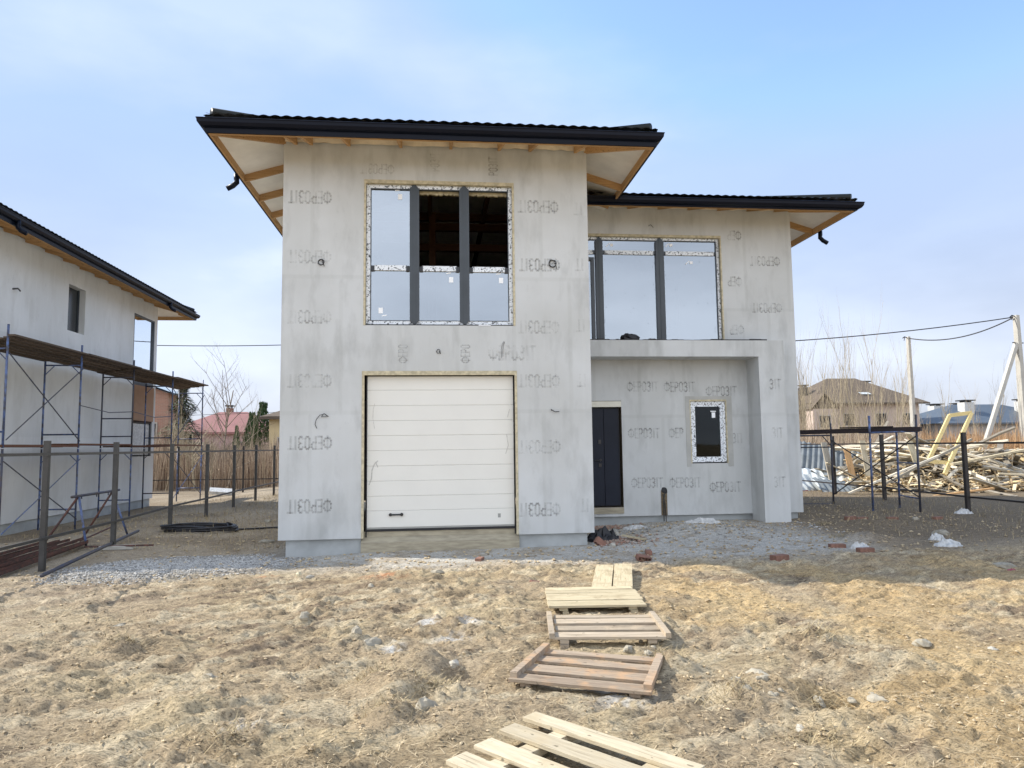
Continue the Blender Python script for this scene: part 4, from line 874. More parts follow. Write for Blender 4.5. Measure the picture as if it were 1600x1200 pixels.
for i in range(26):
    x, y = random.gauss(5.2, .25), random.gauss(-7.62, .1)
    if i > 13: x, y = random.gauss(4.3, .3), random.gauss(-6.55, .2)
    o = stone(x, y, random.uniform(.02, .045), 'small grey stone among many in the churned soil right of the pallets', 'stone', i + 60, (1, .8, .7)); o['group'] = 'small stones right of the pallets'
# soil lumps pulled up by the digging
def brick(x, y, a, label, hollow=False, tilt=0, s=1, name='brick', sunk=.0):
    mb = MB(); w_, d_, h_ = .125 * s, .06 * s, .044 * s
    if hollow:
        mb.box(-w_, w_, -d_, d_, -h_, -h_ + .014)
        mb.box(-w_, w_, -d_, d_, h_ - .014, h_)
        for k_ in range(5): x_ = -w_ + k_ * (2 * w_ - .014) / 4; mb.box(x_, x_ + .014, -d_, d_, -h_ + .0145, h_ - .0145)
    else: mb.box(-w_, w_, -d_, d_, -h_, h_)
    o = mb.build(name, M['brickred'], bevel=.004); o.location = (x, y, gz(x, y) + h_ * .8 - sunk); o.rotation_euler = (tilt, tilt * .6, R(a)); return tag(o, label, 'brick')
brick(3.97, -3.3, 35, 'broken red brick piece in the sunlit soil left of the farthest pallet', tilt=.4, s=.8, sunk=.02)
brick(6.1, -1.15, 80, 'red brick standing on the grey dust before the entrance', s=.8)
brick(5.85, -1.72, 10, 'small hollow red brick at the edge of the shade beyond the planks', True, .3, .9)
brick(5.57, -.05, 5, 'hollow red brick leaning at the right corner plinth of the garage block', True, 1.2, 1.0)
brick(7.9, -2.0, 20, 'dark red brick at the edge of the shade in front of the porch pier', s=1.1, sunk=.01)
brick(9.3, -1.2, -8, 'reddish brick lying flat in the shade left of another flat brick', s=1.0, sunk=.02)
brick(9.45, -1.75, 2, 'orange-pink brick lying flat in the shade, nearest of the flat bricks at right', s=1.0, sunk=.02)
brick(11.6, 2.2, 12, 'brown brick on the dark soil at the foot of the right wall', s=.95)
brick(11.95, 2.35, 0, 'brown brick half buried between the right wall and the scaffold base', s=.95, sunk=.03)
brick(12.5, 2.1, -10, 'orange brick fragment left of the scaffold base rail', s=.9, sunk=.02)
brick(13.4, 1.9, 15, 'orange brick fragment below the scaffold base rail', s=.9, sunk=.02)
brick(3.35, -1.3, 70, 'reddish brick stump in the dust before the garage sill', s=.8, sunk=.02)
def rag(x, y, sx, sy, sz_, label, mt, seed, name='plastic_sheet', cat='litter'):
    rs = np.random.RandomState(seed); n = 14; mb = MB(); vs = []
    for j in range(n):
        for i in range(n):
            u, v = i / (n - 1) * 2 - 1, j / (n - 1) * 2 - 1; r = math.hypot(u, v)
            h = max(0, 1 - r) ** .5 * sz_ * (.1 + 1.7 * float(vnoise(np.array(i * .8 + seed), np.array(j * .8)))) - .004 - .02 * (r > .95)
            vs.append((u * sx * (1 + .25 * rs.rand()), v * sy * (1 + .25 * rs.rand()), h))
    fs = [(j * n + i, j * n + i + 1, (j + 1) * n + i + 1, (j + 1) * n + i) for j in range(n - 1) for i in range(n - 1)]
    o = mb.add(vs, fs).build(name, M[mt]); o.location = (x, y, gz(x, y)); return tag(o, label, cat)
rag(9.6, -1.35, .16, .1, .1, 'crumpled white sack in the shade, right of the grey dust', 'white', 1)
rag(11.2, -1.3, .22, .12, .11, 'crumpled off-white sack on the dark soil near the right edge', 'white', 2)
rag(11.45, -.7, .13, .1, .1, 'small pale blue-white plastic bag behind the off-white sack', 'white', 3)
rag(14.8, 2.9, .2, .12, .1, 'white plastic scrap at the foot of the right fence post', 'white', 8)
rag(8.3, 2.25, .36, .12, .1, 'torn white plastic sheet lying below the small window', 'white', 4)
rag(6.75, 1.85, .25, .16, .06, 'flattened white plastic scrap right of the entrance rubble', 'white', 5)
rag(5.75, .5, .3, .2, .2, 'crumpled black plastic on the rubble by the entrance', 'bitumen', 6)
rag(10.5, -3.45, .07, .05, .03, 'red plastic scrap near the right edge of the shaded soil', 'maroon', 7)
o = MB().box(-.22, .22, -.07, .07, 0, .02).build('board_offcut', M['pallet_pale']); o.location = (6.25, .25, gz(6.25, .25) + .05); o.rotation_euler = (0, .15, R(-30)); tag(o, 'short pale board offcut lying on the rubble before the entrance', 'board')

# hose coil
mb = MB(); pts = []
for i in range(170):
    a = i / 170 * 2 * math.pi * 5.2; k_ = .62 + .18 * math.sin(i * .19) + .05 * random.random(); x = -2.55 + math.cos(a) * k_ * 1.15; y = 4.0 + math.sin(a) * k_ * .8; pts.append((x, y, gz(x, y) + .03 + .0006 * i + .02 * math.sin(i * .3)))
for t in range(12): x = -2.0 + t * .11; y = 4.3 + t * .05; pts.append((x, y, gz(x, y) + .03))
o = mb.tube(pts, .022, 6).build('hose', M['hose'], smooth=True); tag(o, 'tangled coil of black hose on the dark soil beside the grey fence', 'hose')
# rusty bars
RB = []
for i in range(13):
    x0 = -3.35 - i * .075; y0 = -2.7 + random.uniform(-.2, .2); L = random.uniform(4.0, 4.9); a = R(97 + random.uniform(-3, 3)); z = gz(-3.5, -1) + .03 + .035 * (i % 3)
    p0 = (x0, y0, z + .02); p1 = (x0 + math.cos(a) * L * .9 + .15, y0 + math.sin(a) * L, z + .03)
    mb = MB(); mb.beam((0, 0, 0), (p1[0] - p0[0], p1[1] - p0[1], .01), .05, .006); mb.beam((.022, 0, .024), (p1[0] - p0[0] + .022, p1[1] - p0[1], .034), .005, .045)
    o = mb.build('angle_bar', M['rust']); o.location = p0; tag(o, 'rusty steel angle bar lying in the bundle beside the nearest grey fence post', 'steel bar', 'rusty angle bars in the bundle at lower left')
o = MB().tube([(0, 0, 0), (-.85, 5.3, .02)], .03, 8).build('steel_pipe', M['darksteel'], smooth=True); o.location = (-2.72, -2.0, gz(-2.8, -1.5) + .06); tag(o, 'long grey steel pipe lying on the ground past two fence posts', 'pipe')
for (x, y, a, L, lb) in ((-3.7, 1.3, -10, 1.3, 'short rusty rod lying across the end of the steel bars'), (-4.2, 2.2, 100, 2.2, 'long rusty rod behind the steel bar bundle')):
    o = MB().tube([(0, 0, 0), (L, 0, .03)], .018, 6).build('steel_rod', M['rust']); o.location = (x, y, gz(x, y) + .06); o.rotation_euler = (0, 0, R(a)); tag(o, lb, 'steel rod')
o = MB().box(-.3, .3, -.1, .1, -.02, .05).build('concrete_slab', M['polecon'], bevel=.01); o.location = (-3.1, 1.25, gz(-3.1, 1.25) + .02); tag(o, 'small concrete slab at the foot of the second grey fence post', 'concrete slab')
# trestle
tr = empty('trestle', (-3.9, 2.3, 0), 0, 'blue and rusty steel trestle standing behind the grey fence', 'trestle')
for x, y, xt, yt, mt in ((.12, -.75, -.12, -.6, 'bluesteel'), (-.7, -.75, -.14, -.6, 'rust'), (.2, .85, -.1, .75, 'bluesteel'), (-.7, .85, -.12, .75, 'rust')): MB().tube([(x, y, .0), (xt, yt, .93)], .022, 8).build('leg', M[mt], tr, smooth=True)
MB().tube([(-.13, -.85, .95), (-.1, 1.05, .97)], .026, 8).build('top_bar', M['darksteel'], tr, smooth=True)
for y in (-.5, .1, .6): MB().tube([(-.12, y, .95), (-.12, y, .89)], .012, 6).build('peg', M['darksteel'], tr)

# ------------------------------------------------------------------ utility poles and wires
def pole(x, y, h, a, b_, label, bz=0):
    e = empty('utility_pole', (x, y, bz), .2, label, 'utility pole')
    w0, w1 = a, b_; vs = [(sx * w0, sy * w0, -.5) for sx, sy in ((-1, -1), (1, -1), (1, 1), (-1, 1))] + [(sx * w1, sy * w1, h) for sx, sy in ((-1, -1), (1, -1), (1, 1), (-1, 1))]
    MB().add(vs, [(3, 2, 1, 0), (4, 5, 6, 7), (0, 1, 5, 4), (1, 2, 6, 5), (2, 3, 7, 6), (3, 0, 4, 7)]).build('shaft', M['polecon'], e, bevel=.02)
    MB().tube([(-.45, 0, h - .12), (-.3, 0, h - .02), (.0, 0, h - .1)], .03, 6).tube([(-.3, -.02, h - .02), (-.35, 0, h - .28)], .025, 6).build('bracket', M['fencedark'], e); return e
P1 = far(.708, 0, 43); P2 = far(.888, 0, 36); zt1 = far(.71, .158, 43)[2]; zt2 = far(.89, .192, 36)[2]
pole(P1[0], P1[1], zt1, .15, .1, 'slender concrete utility pole standing behind the right scaffold')
wb = MB().box(-.35, .35, -.25, .25, 0, 1.75).box(-.42, .42, -.3, .3, 1.752, 1.82); o = wb.build('meter_cabinet', M['white']); o.location = (P1[0] + .1, P1[1] - 1.2, -.1); tag(o, 'white cabinet at the foot of the slender utility pole', 'cabinet')
e2 = pole(P2[0], P2[1], zt2, .19, .12, 'thick concrete utility pole with a diagonal strut at the right edge')
s0 = far(.795, -.07, 34.5); s1 = far(.885, .148, 36); MB().beam(Vector(s0) - Vector((P2[0], P2[1], 0)), Vector(s1) - Vector((P2[0], P2[1], 0)), .2, .2, (0, 1, 0)).build('strut', M['polecon'], e2).rotation_euler = (0, 0, -.2)
MB().beam((-.4, 0, zt2 - 1.55), (.4, 0, zt2 - 1.55), .05, .05).build('strut_bolt', M['fencedark'], e2)
P3 = far(-.03, 0, 40); pole(P3[0], P3[1], 8.4, .17, .11, 'concrete utility pole hidden behind the house')
def wire(a, b_, sag, label, r=.022):
    a = Vector(a); b_ = Vector(b_); pts = [a.lerp(b_, t / 24) - Vector((0, 0, sag * 4 * (t / 24) * (1 - t / 24))) for t in range(25)]
    o = MB().tube(pts, r, 5).build('overhead_wire', M['wire'], smooth=True); return tag(o, label, 'wire')
wire((P2[0] - .2, P2[1], zt2 - .12), (P3[0], P3[1], 8.0), 1.0, 'upper overhead wire running from the strutted pole to behind the house', .03)
wire((P2[0] - .2, P2[1], zt2 - .15), (P1[0], P1[1], zt1 - .1), .55, 'sagging short wire between the two utility poles at right', .035)
wire((P3[0], P3[1], 7.9), far(-.62, .155, 42), .5, 'thin overhead wire left of the house above the scaffolding', .024)
wire(far(-.9, .045, 70), far(-.1, .055, 70), .4, 'thin low wire above the red roof in the distance', .02)

# ------------------------------------------------------------------ scrap timber heap
protos = []
for mt in ('scrap', 'scrap', 'scrap2', 'scrap3'):
    for (L, w_, h_, bend) in ((2.4, .19, .035, .12), (3.2, .22, .04, .22), (1.4, .17, .04, .04), (3.8, .09, .08, .3)):
        mb = MB(); n = 5
        for k_ in range(n):
            f0, f1 = k_ / n - .5, (k_ + 1) / n - .5
            mb.beam((f0 * L, 0, -bend * f0 * f0 * 4 * .5), (f1 * L, 0, -bend * f1 * f1 * 4 * .5), w_, h_)
        mb.v = [(x, y + .03 * math.sin(x * 1.9 + L), z + .012 * math.sin(x * 4 + w_ * 30)) for x, y, z in mb.v]; protos.append(mb.build('scrap_board', M[mt]))
def heap_h(x, y): # heap outline
    t = (x - 17.0) / 14; side = math.exp(-((y - (12.6 - .12 * (x - 19))) / 1.9) ** 2)
    h = 1.62 * max(0, min(1, (x - 17.2) / 1.6)) * (1 - .42 * max(0, min(1, (x - 23.3) / 2.2)))
    return h * side
used = set(); grp = 'boards in the scrap timber heap'
cl_ = 'pale sawn board in the heap of scrap timber behind the dark fence'
mats_lbl = {'scrap': 'pale weathered long board in the scrap timber heap behind the right fence', 'scrap2': 'yellowish offcut board in the scrap timber heap behind the right fence', 'scrap3': 'grey old board in the scrap timber heap behind the right fence'}
cnt = 0
for i in range(280):
    x = random.uniform(17.6, 30); y = 12.4 - .12 * (x - 19) + random.gauss(0, 1.35) ; h = heap_h(x, y)
    big = x < 24
    pi_ = random.choice([0, 1, 3, 4, 5, 7, 0, 1, 12, 13, 14, 15, 12] if big else [8, 10, 8, 9, 10, 2, 6, 0])
    zz = h * (random.random() ** .45) if h > .1 else .03
    src = protos[pi_]; o = src if pi_ not in used else src.copy()
    if pi_ in used: col.objects.link(o)
    used.add(pi_)
    az = random.gauss(R(25), R(28)) if random.random() < .75 else random.uniform(0, math.pi); 
    o.location = (x, y, gz(x, y) + .04 + zz); o.rotation_euler = (random.uniform(-.6, .6), random.gauss(-.06, .22), az)
    if not big: o.scale = (.62, .8, 1)
    mtn = ['scrap', 'scrap', 'scrap2', 'scrap3'][pi_ // 4]; tag(o, mats_lbl[mtn], 'board', 'boards in the scrap timber heap, ' + {'scrap': 'pale', 'scrap2': 'yellowish', 'scrap3': 'grey'}[mtn])
for i in range(80):
    x = random.uniform(19, 29); y = 10.6 - .2 * (x - 19) + random.gauss(0, .45); pi_ = random.choice([2, 6, 8, 8, 9, 10, 10, 5]); src = protos[pi_]; o = src.copy() if pi_ in used else src
    if pi_ in used: col.objects.link(o)
    used.add(pi_); o.location = (x, y, gz(x, y) + .04 + .45 * random.random() ** 2); o.rotation_euler = (random.uniform(-.5, .5), random.gauss(-.05, .15), random.gauss(R(10), R(40))); q_ = random.uniform(.25, .55); o.scale = (q_, .6, 1)
    mtn = ['scrap', 'scrap', 'scrap2', 'scrap3'][pi_ // 4]; tag(o, {'scrap': 'short pale offcut at the foot of the scrap timber heap', 'scrap2': 'short yellow offcut at the foot of the scrap timber heap', 'scrap3': 'short grey offcut at the foot of the heap'}[mtn], 'board', 'short offcuts at the foot of the heap, ' + {'scrap': 'pale', 'scrap2': 'yellow', 'scrap3': 'grey'}[mtn])
for i, p_ in enumerate(protos):
    if i not in used: bpy.data.objects.remove(p_)
mb = MB()
for i in range(4200):
    x = random.uniform(17.2, 30); y = 12.4 - .12 * (x - 19) + random.gauss(0, 1.3); h = heap_h(x, y)
    if random.random() < .3: y = 10.5 - .2 * (x - 19) + random.gauss(0, .5); h = .25
    z = gz(x, y) + .03 + h * .93 * random.random() ** .7; L = random.uniform(.1, .55); a = Vector((random.gauss(0, 1), random.gauss(0, .7), random.gauss(0, .35))).normalized() * L
    mb.beam((x, y, z), (x + a.x, y + a.y, z + a.z), random.uniform(.03, .1), .022)
tag(mb.build('wood_chips', leafmat('splintered_wood', (.3, .21, .12), (.8, .66, .42))), 'splintered wood bits packed between the boards of the timber heap', 'wood scraps', kind='stuff')
def lone(a, b_, w_, h_, mt, label, name='scrap_board', cat='board'):
    a = Vector(a); b_ = Vector(b_); L = (b_ - a).length; o = MB().box(-L / 2, L / 2, -w_ / 2, w_ / 2, -h_ / 2, h_ / 2).build(name, M[mt]); o.location = (a + b_) / 2
    o.rotation_euler = (b_ - a).to_track_quat('X', 'Z').to_euler(); return tag(o, label, cat)
B = lambda px, d, rz: far(px, rz, d)
lone(B(.765, 22.5, -.035), B(.905, 22.0, -.012), .22, .06, 'pallet_pale', 'longest pale plank jutting level to the right on top of the timber heap')
lone(B(.64, 22.2, -.07), B(.80, 22.0, .002), .07, .07, 'scrap', 'long pole slanting up to the right across the middle of the timber heap')
lone(B(.60, 22.0, -.075), B(.745, 21.8, -.022), .08, .06, 'scrap', 'second long slanting pole below the first in the timber heap')
lone(B(.565, 22.3, .0), B(.575, 22.0, -.055), .22, .03, 'scrap', 'pinkish wide board standing upright at the left end of the heap')
lone(B(.568, 21.9, -.03), B(.665, 21.5, -.078), .2, .03, 'pallet_new', 'orange-pink wide board lying slantwise over the steel sheets')
lone(B(.60, 22.1, -.01), B(.607, 21.8, -.05), .2, .03, 'rafter', 'short orange board standing beside the upright pinkish board')
lone(B(.625, 22.5, .002), B(.632, 22.2, -.05), .18, .03, 'pallet_new', 'yellow board standing upright left of the heap centre')
lone(B(.70, 22.3, .0), B(.71, 22.0, -.035), .22, .03, 'pallet_pale', 'wide pale board standing upright right of the heap centre')
lone(B(.632, 22.3, -.012), B(.675, 22.2, .008), .16, .04, 'scrap', 'pale board sloping upward near the top of the heap by the fence rail')
lone(B(.84, 20.5, -.05), B(.93, 19.8, -.055), .25, .05, 'pallet_new', 'yellow plank lying level near the right edge of the heap')
lone(B(.70, 21.0, -.085), B(.83, 20.5, -.072), .14, .05, 'rafter', 'orange beam lying along the foot of the heap')
# yellow leaning wooden frame
p = [Vector(B(.728, 23, -.03)), Vector(B(.767, 23.6, .038)), Vector(B(.803, 23.6, .042)), Vector(B(.762, 22.8, -.033))]
yf = empty('timber_frame', tuple(p[0]), 0, 'bright yellow rectangular wooden frame leaning up out of the scrap timber heap', 'wooden frame')
for a, b_ in ((p[0], p[1]), (p[3] - (p[2] - p[3]) * .22, p[2]), (p[1], p[2]), (p[0], p[3])):
    MB().beam(a - p[0], b_ - p[0], .13, .06, (0, 1, 0.01)).build('frame_board', M['yellow'], yf)
# corrugated sheets
def sheet(c, w_, l_, rot, mt, label, wav=.09, amp=.014, n=None):
    n = int(w_ / wav * 6); mb = MB(); rows = 7; vs = []
    for j in range(rows):
        for i in range(n + 1):
            x = (i / n - .5) * w_; y = (j / (rows - 1) - .5) * l_; vs.append((x, y, amp * math.sin(2 * math.pi * x / wav) + .05 * math.sin(j * .9 + x)))
    k = len(vs); vs += [(x, y, z - .004) for x, y, z in vs]
    fs = [(j * (n + 1) + i, j * (n + 1) + i + 1, (j + 1) * (n + 1) + i + 1, (j + 1) * (n + 1) + i) for j in range(rows - 1) for i in range(n)]; fs += [tuple(k + a for a in reversed(f_)) for f_ in fs]
    o = mb.add(vs, fs).build('corrugated_sheet', M[mt], smooth=True); o.location = c; o.rotation_euler = rot; return tag(o, label, 'steel sheet')
sheet(B(.535, 26.5, -.028), 2.6, 2.2, (R(38), R(4), R(8)), 'corr', 'grey-blue corrugated steel sheet leaning highest at the left of the timber heap', .2, .03)
sheet(B(.572, 26, -.03), 2.2, 2.0, (R(42), R(12), R(-24)), 'corr', 'grey corrugated steel sheet tilted just right of the highest sheet', .2, .03)
sheet(B(.55, 25, -.058), 2.9, 1.7, (R(36), R(6), R(-18)), 'corrw', 'big white-blue corrugated sheet lying in front of the grey sheets', .3, .03)
sheet(B(.53, 24.2, -.062), 1.1, 1.0, (R(50), 0, R(10)), 'corrw', 'small white corrugated sheet next to the house wall, in front of the heap', .25, .02)
sheet(B(.612, 23.4, -.07), 2.6, 1.6, (R(20), R(8), R(-10)), 'corr', 'lowest grey-blue corrugated sheet under the slanting boards', .2, .025)
sheet(B(.522, 23.6, -.078), 1.0, .5, (R(55), 0, R(6)), 'maroon', 'maroon steel sheet at the foot of the white sheets', .2, .012)

# ------------------------------------------------------------------ far houses
def gable_house(name, label, ox, oy, w_, d_, ez, rz_, wm, rm_, over=.5, ry=0, hip=True, base=-.3):
    e = empty('house', (ox, oy, base), ry, label, 'house')
    MB().box(-w_ / 2, w_ / 2, 0, d_, 0, ez - base).build('wall', wm, e)
    a, b_ = -w_ / 2 - over, w_ / 2 + over; c, d = -over, d_ + over; z0 = ez - base - .05; z1 = rz_ - base; hh = (d - c) / 2
    r0, r1 = (a + min(hh, w_ * .42), b_ - min(hh, w_ * .42)) if hip else (a, b_)
    vs = [(a, c, z0), (b_, c, z0), (b_, d, z0), (a, d, z0), (r0, (c + d) / 2, z1), (r1, (c + d) / 2, z1)]
    fs = [(0, 1, 5, 4), (1, 2, 5), (2, 3, 4, 5), (3, 0, 4), (3, 2, 1, 0)]
    r = MB().add(vs, fs).box(a, b_, c - .02, c - .001, z0 - .18, z0 + .02).build('roof', rm_, e); return e, r
def fwin(e, x, z, w_, h_, y=0, mt='door'):
    f_ = MB().box(x - w_ / 2, x + w_ / 2, y - .05, y - .001, z - h_ / 2, z + h_ / 2).build('window', M['polecon'], e)
    MB().box(x - w_ / 2 + .08, x + w_ / 2 - .08, y - .07, y - .0505, z - h_ / 2 + .08, z + h_ / 2 - .08).build('pane', M[mt], f_)
def chimney(r, x, y, z0, z1, w_, mt, cap='black'):
    c = MB().box(x - w_ / 2, x + w_ / 2, y - w_ / 2, y + w_ / 2, z0, z1).build('chimney', M[mt], r)
    MB().box(x - w_ * .62, x + w_ * .62, y - w_ * .62, y + w_ * .62, z1 + .18, z1 + .32).box(x - w_ * .4, x - w_ * .25, y - w_ * .3, y + w_ * .3, z1, z1 + .18).box(x + w_ * .25, x + w_ * .4, y - w_ * .3, y + w_ * .3, z1, z1 + .18).build('chimney_cap', M[cap], c)
pinkwall = simple('pale_pink_render', (.52, .42, .36), .9, var=.1, scale=1); brownroof = simple('brown_shingles', (.13, .1, .075), .9, var=.25, scale=2)
bh, br = gable_house('h', 'large far house with brown hipped roof and pink walls, right of the unfinished house', 56.5, 72, 14.0, 11, 6.7, 10.3, pinkwall, brownroof, .9)
MB().box(-9.6, -7.02, 1.5, 9, 0, 6.3).box(-8.2, -5.2, -1.8, -.02, 0, 6.2).build('side_bay', pinkwall, bh)
vs = [(-10.2, .6, 6.25), (-7.5, .6, 6.25), (-7.5, 9.5, 6.25), (-10.2, 9.5, 6.25), (-8.6, 5, 8.9), (-5.5, 5, 8.9)]; MB().add(vs, [(0, 1, 5, 4), (2, 3, 4, 5), (3, 0, 4)]).build('side_roof', brownroof, bh)
vs = [(-8.5, -2.1, 6.2), (-4.9, -2.1, 6.2), (-6.7, -2.1, 8.1), (-8.5, 3, 6.2), (-4.9, 3, 6.2), (-6.7, 4, 8.1)]; MB().add(vs, [(0, 2, 5, 3), (1, 4, 5, 2)]).add([(-8.0, -1.82, 6.2), (-5.4, -1.82, 6.2), (-6.7, -1.82, 7.7)], [(0, 1, 2)]).build('dormer_gable', [brownroof], bh)
for x, z in ((-6.7, 4.6), (-2.5, 4.9), (1.8, 4.9), (5.4, 4.9), (-2.5, 1.9), (1.8, 2.0), (5.4, 1.9)): fwin(bh, x, z, 1.5, 1.6, -1.82 if x < -6 else 0)
chimney(br, -6.2, 4, 8.0, 9.3, .9, 'fence'); chimney(br, 3.2, 5.5, 8.5, 9.9, 1.2, 'fence')
sk = MB().add([(-.1, .9, 8.15), (1.3, .9, 8.15), (1.3, 1.6, 8.45), (-.1, 1.6, 8.45)], [(0, 1, 2, 3)]).build('roof_window', M['corrw'], br)
bluewall = simple('grey_render', (.35, .34, .33), .9, var=.1); blueroof = simple('slate_blue_metal_roof', (.085, .105, .13), .5, var=.15, scale=2)
b2, r2 = gable_house('h', 'far low house with slate-blue roof behind the strutted utility pole', 74.5, 70, 19, 12, 4.0, 6.6, bluewall, blueroof, .7)
for x, z0, z1 in ((-3.8, 4.5, 7.0), (4.2, 5, 7.1)): chimney(r2, x, 3, z0, z1, 1.3, 'white')
for x in (-6, -2, 2.5, 6.5): fwin(b2, x, 2.2, 1.6, 1.5)
b3, r3 = gable_house('h', 'small far white-chimneyed house with dark roof between the brown and the blue roofs', 71.2, 84, 9, 9, 3.6, 4.8, bluewall, blueroof, .5)
chimney(r3, -2.6, 3, 3.6, 5.9, 1.1, 'white'); chimney(r3, 4.2, 1.0, 3.6, 7.2, 1.4, 'white'); chimney(r3, 8.0, 1.0, 3.6, 7.3, 1.5, 'white')
redroof = simple('dull_red_metal_roof', (.27, .12, .11), .7, var=.12, scale=1.5); pk = simple('pinkish_wall', (.5, .34, .33), .9, var=.1)
b4, r4 = gable_house('h', 'far house with broad dull red roof beyond the reeds left of the unfinished house', -17.9, 57.4, 9.5, 9, 3.5, 5.6, pk, redroof, .6)
chimney(r4, -.5, 5, 5.2, 6.3, .6, 'brickred'); fwin(b4, -2, 2.2, 1.3, 1.3); fwin(b4, 2, 2.2, 1.3, 1.3)
yw = simple('cream_render', (.62, .5, .29), .9, var=.08, scale=1)
b5, r5 = gable_house('h', 'cream walled far house showing just beside the left edge of the unfinished house', -3.35, 36.5, 10.4, 8, 4.0, 5.7, yw, brownroof, .55); fwin(b5, -4.2, 2.3, .9, 1.2)
bluer = simple('pale_blue_metal_roof', (.42, .5, .56), .5, var=.1)
e6 = empty('house', (-15.6, 32.5, -.3), R(0), 'red brick far house with pale blue roof just right of the neighbouring house', 'house')
MB().box(-4, 2.0, 0, 2.5, 0, 5.6).add([(-4, 0, 5.601), (2.0, 0, 5.601), (-2, 0, 7.0)], [(0, 1, 2)]).build('wall', M['brickwall'], e6)
MB().add([(2.4, -.4, 5.55), (2.4, 2.9, 5.55), (-2, 2.9, 7.2), (-2, -.4, 7.2), (-4.5, -.4, 5.55), (-4.5, 2.9, 5.55)], [(0, 1, 2, 3), (3, 2, 5, 4)]).add([(2.4, -.4, 5.45), (2.4, 2.9, 5.45), (-2, 2.9, 7.05), (-2, -.4, 7.05)], [(3, 2, 1, 0), (0, 1, 2, 3)]).build('roof', bluer, e6); fwin(e6, .9, 3.2, 1.0, 1.2, 0)

# ------------------------------------------------------------------ vegetation
def twig_tree(seed, h, spread, r0, levels=4, n0=7, up_=.75, mt='barkpale', tname='bare_tree', sides=4, lw=.5, multi=1):
    rs = random.Random(seed); tr_ = MB(); tw = MB()
    def br(p, d, L, r, lv):
        k_ = 3; pts = [p]; q_ = p.copy(); dd = d.copy()
        for i in range(k_):
            dd = (dd + Vector((rs.uniform(-.12, .12), rs.uniform(-.12, .12), rs.uniform(-.02, .1)))).normalized(); q_ = q_ + dd * L / k_; pts.append(q_.copy())
        (tr_ if lv == 0 else tw).tube(pts, r, sides + 1 if lv == 0 else 3, r * .35, cap=False)
        if lv >= levels: return
        for i in range(n0 if lv == 0 else rs.randint(3, 5)):
            t = rs.uniform(.25, 1) if lv == 0 else rs.uniform(.3, 1); j = min(int(t * k_), k_ - 1); b0 = pts[j].lerp(pts[j + 1], t * k_ - j)
            a = rs.uniform(0, 6.28); sd_ = Vector((math.cos(a), math.sin(a), 0)) * spread; nd = (dd * up_ + sd_ + Vector((0, 0, .35))).normalized()
            br(b0, nd, L * rs.uniform(.35, .6), r * .45 * (1.1 - .4 * t), lv + 1)
    for m_i in range(multi):
        a = rs.uniform(0, 6.28); br(Vector((rs.uniform(-.1, .1) * (multi > 1), rs.uniform(-.1, .1) * (multi > 1), -.1)), Vector((math.cos(a) * .12 * (multi > 1), math.sin(a) * .12 * (multi > 1), 1)).normalized(), h * .95 * rs.uniform(.75, 1), r0, 0)
    e = empty(tname, (0, 0, 0)); tr_.build('trunk', M[mt], e); tw.build('branches', M[mt], e); return e
bt = twig_tree(5, 5.6, .75, .07, 3, 12, .6, 'bark'); p = far(-.293, 0, 40); bt.location = (p[0], p[1], 0); tag(bt, 'bare branching tree right of the spruce, before the red roof', 'tree')
bt2 = twig_tree(12, 3.6, .9, .06, 3, 12, .5, 'barkpale'); p = far(-.325, 0, 36); bt2.location = (p[0], p[1], 0); tag(bt2, 'pale bare small tree standing in front of the spruce', 'tree')
bt3 = twig_tree(16, 3.0, .9, .045, 3, 10, .5, 'bark'); p = far(-.283, 0, 34); bt3.location = (p[0], p[1], 0); bt3.rotation_euler = (0, .35, 0); tag(bt3, 'leaning bare sapling just right of the scaffold end', 'tree')
# spruce
sp_e = empty('spruce', far(-.343, -.042, 42), 0, 'tall dull green spruce behind the end of the left scaffolding', 'tree'); mb = MB(); rs = random.Random(3); Hs = 5.7
for i in range(9000):
    t = rs.random() ** 1.35; z = .3 + t * (Hs - .3); rr = (1 - t) ** .85 * 2.3 * (.65 + .35 * math.sin(t * 26 + rs.random())) + .05; a = rs.uniform(0, 6.28); q_ = rr * rs.random() ** .45
    x, y = math.cos(a) * q_, math.sin(a) * q_; zd = z - q_ * .28; L = rs.uniform(.12, .3); dx, dy = math.cos(a + rs.uniform(-.6, .6)), math.sin(a + rs.uniform(-.6, .6))
    mb.add([(x - dy * .06, y + dx * .06, zd), (x + dy * .06, y - dx * .06, zd), (x + dx * L, y + dy * L, zd - rs.uniform(-.05, .12))], [(0, 1, 2)])
mb.build('crown', M['spruce'], sp_e); MB().tube([(0, 0, -.2), (0, 0, Hs - .2)], .09, 7, .01).build('trunk', M['bark'], sp_e)
def thuja(rx, d, h, w_, label, seed):
    e = empty('thuja', (far(rx, 0, d)[0], far(rx, 0, d)[1], 0), 0, label, 'tree', None); mb = MB(); rs = random.Random(seed)
    for i in range(1800):
        t = rs.random(); z = .2 + t * (h - .2); rr = w_ * (math.sin(min(1, (t + .12)) * math.pi * .93) ** .7) * (.85 + .3 * rs.random()) ; a = rs.uniform(0, 6.28); q_ = rr * rs.random() ** .3
        x, y = math.cos(a) * q_, math.sin(a) * q_; s = rs.uniform(.05, .12)
        mb.add([(x - s * .5, y + rs.uniform(-.05, .05), z), (x + s * .5, y + rs.uniform(-.05, .05), z), (x + rs.uniform(-.04, .04), y, z + s * 2)], [(0, 1, 2)])
    mb.build('crown', M['thuja'], e); MB().tube([(0, 0, -.2), (0, 0, h * .8)], .06, 6, .02).build('trunk', M['bark'], e)
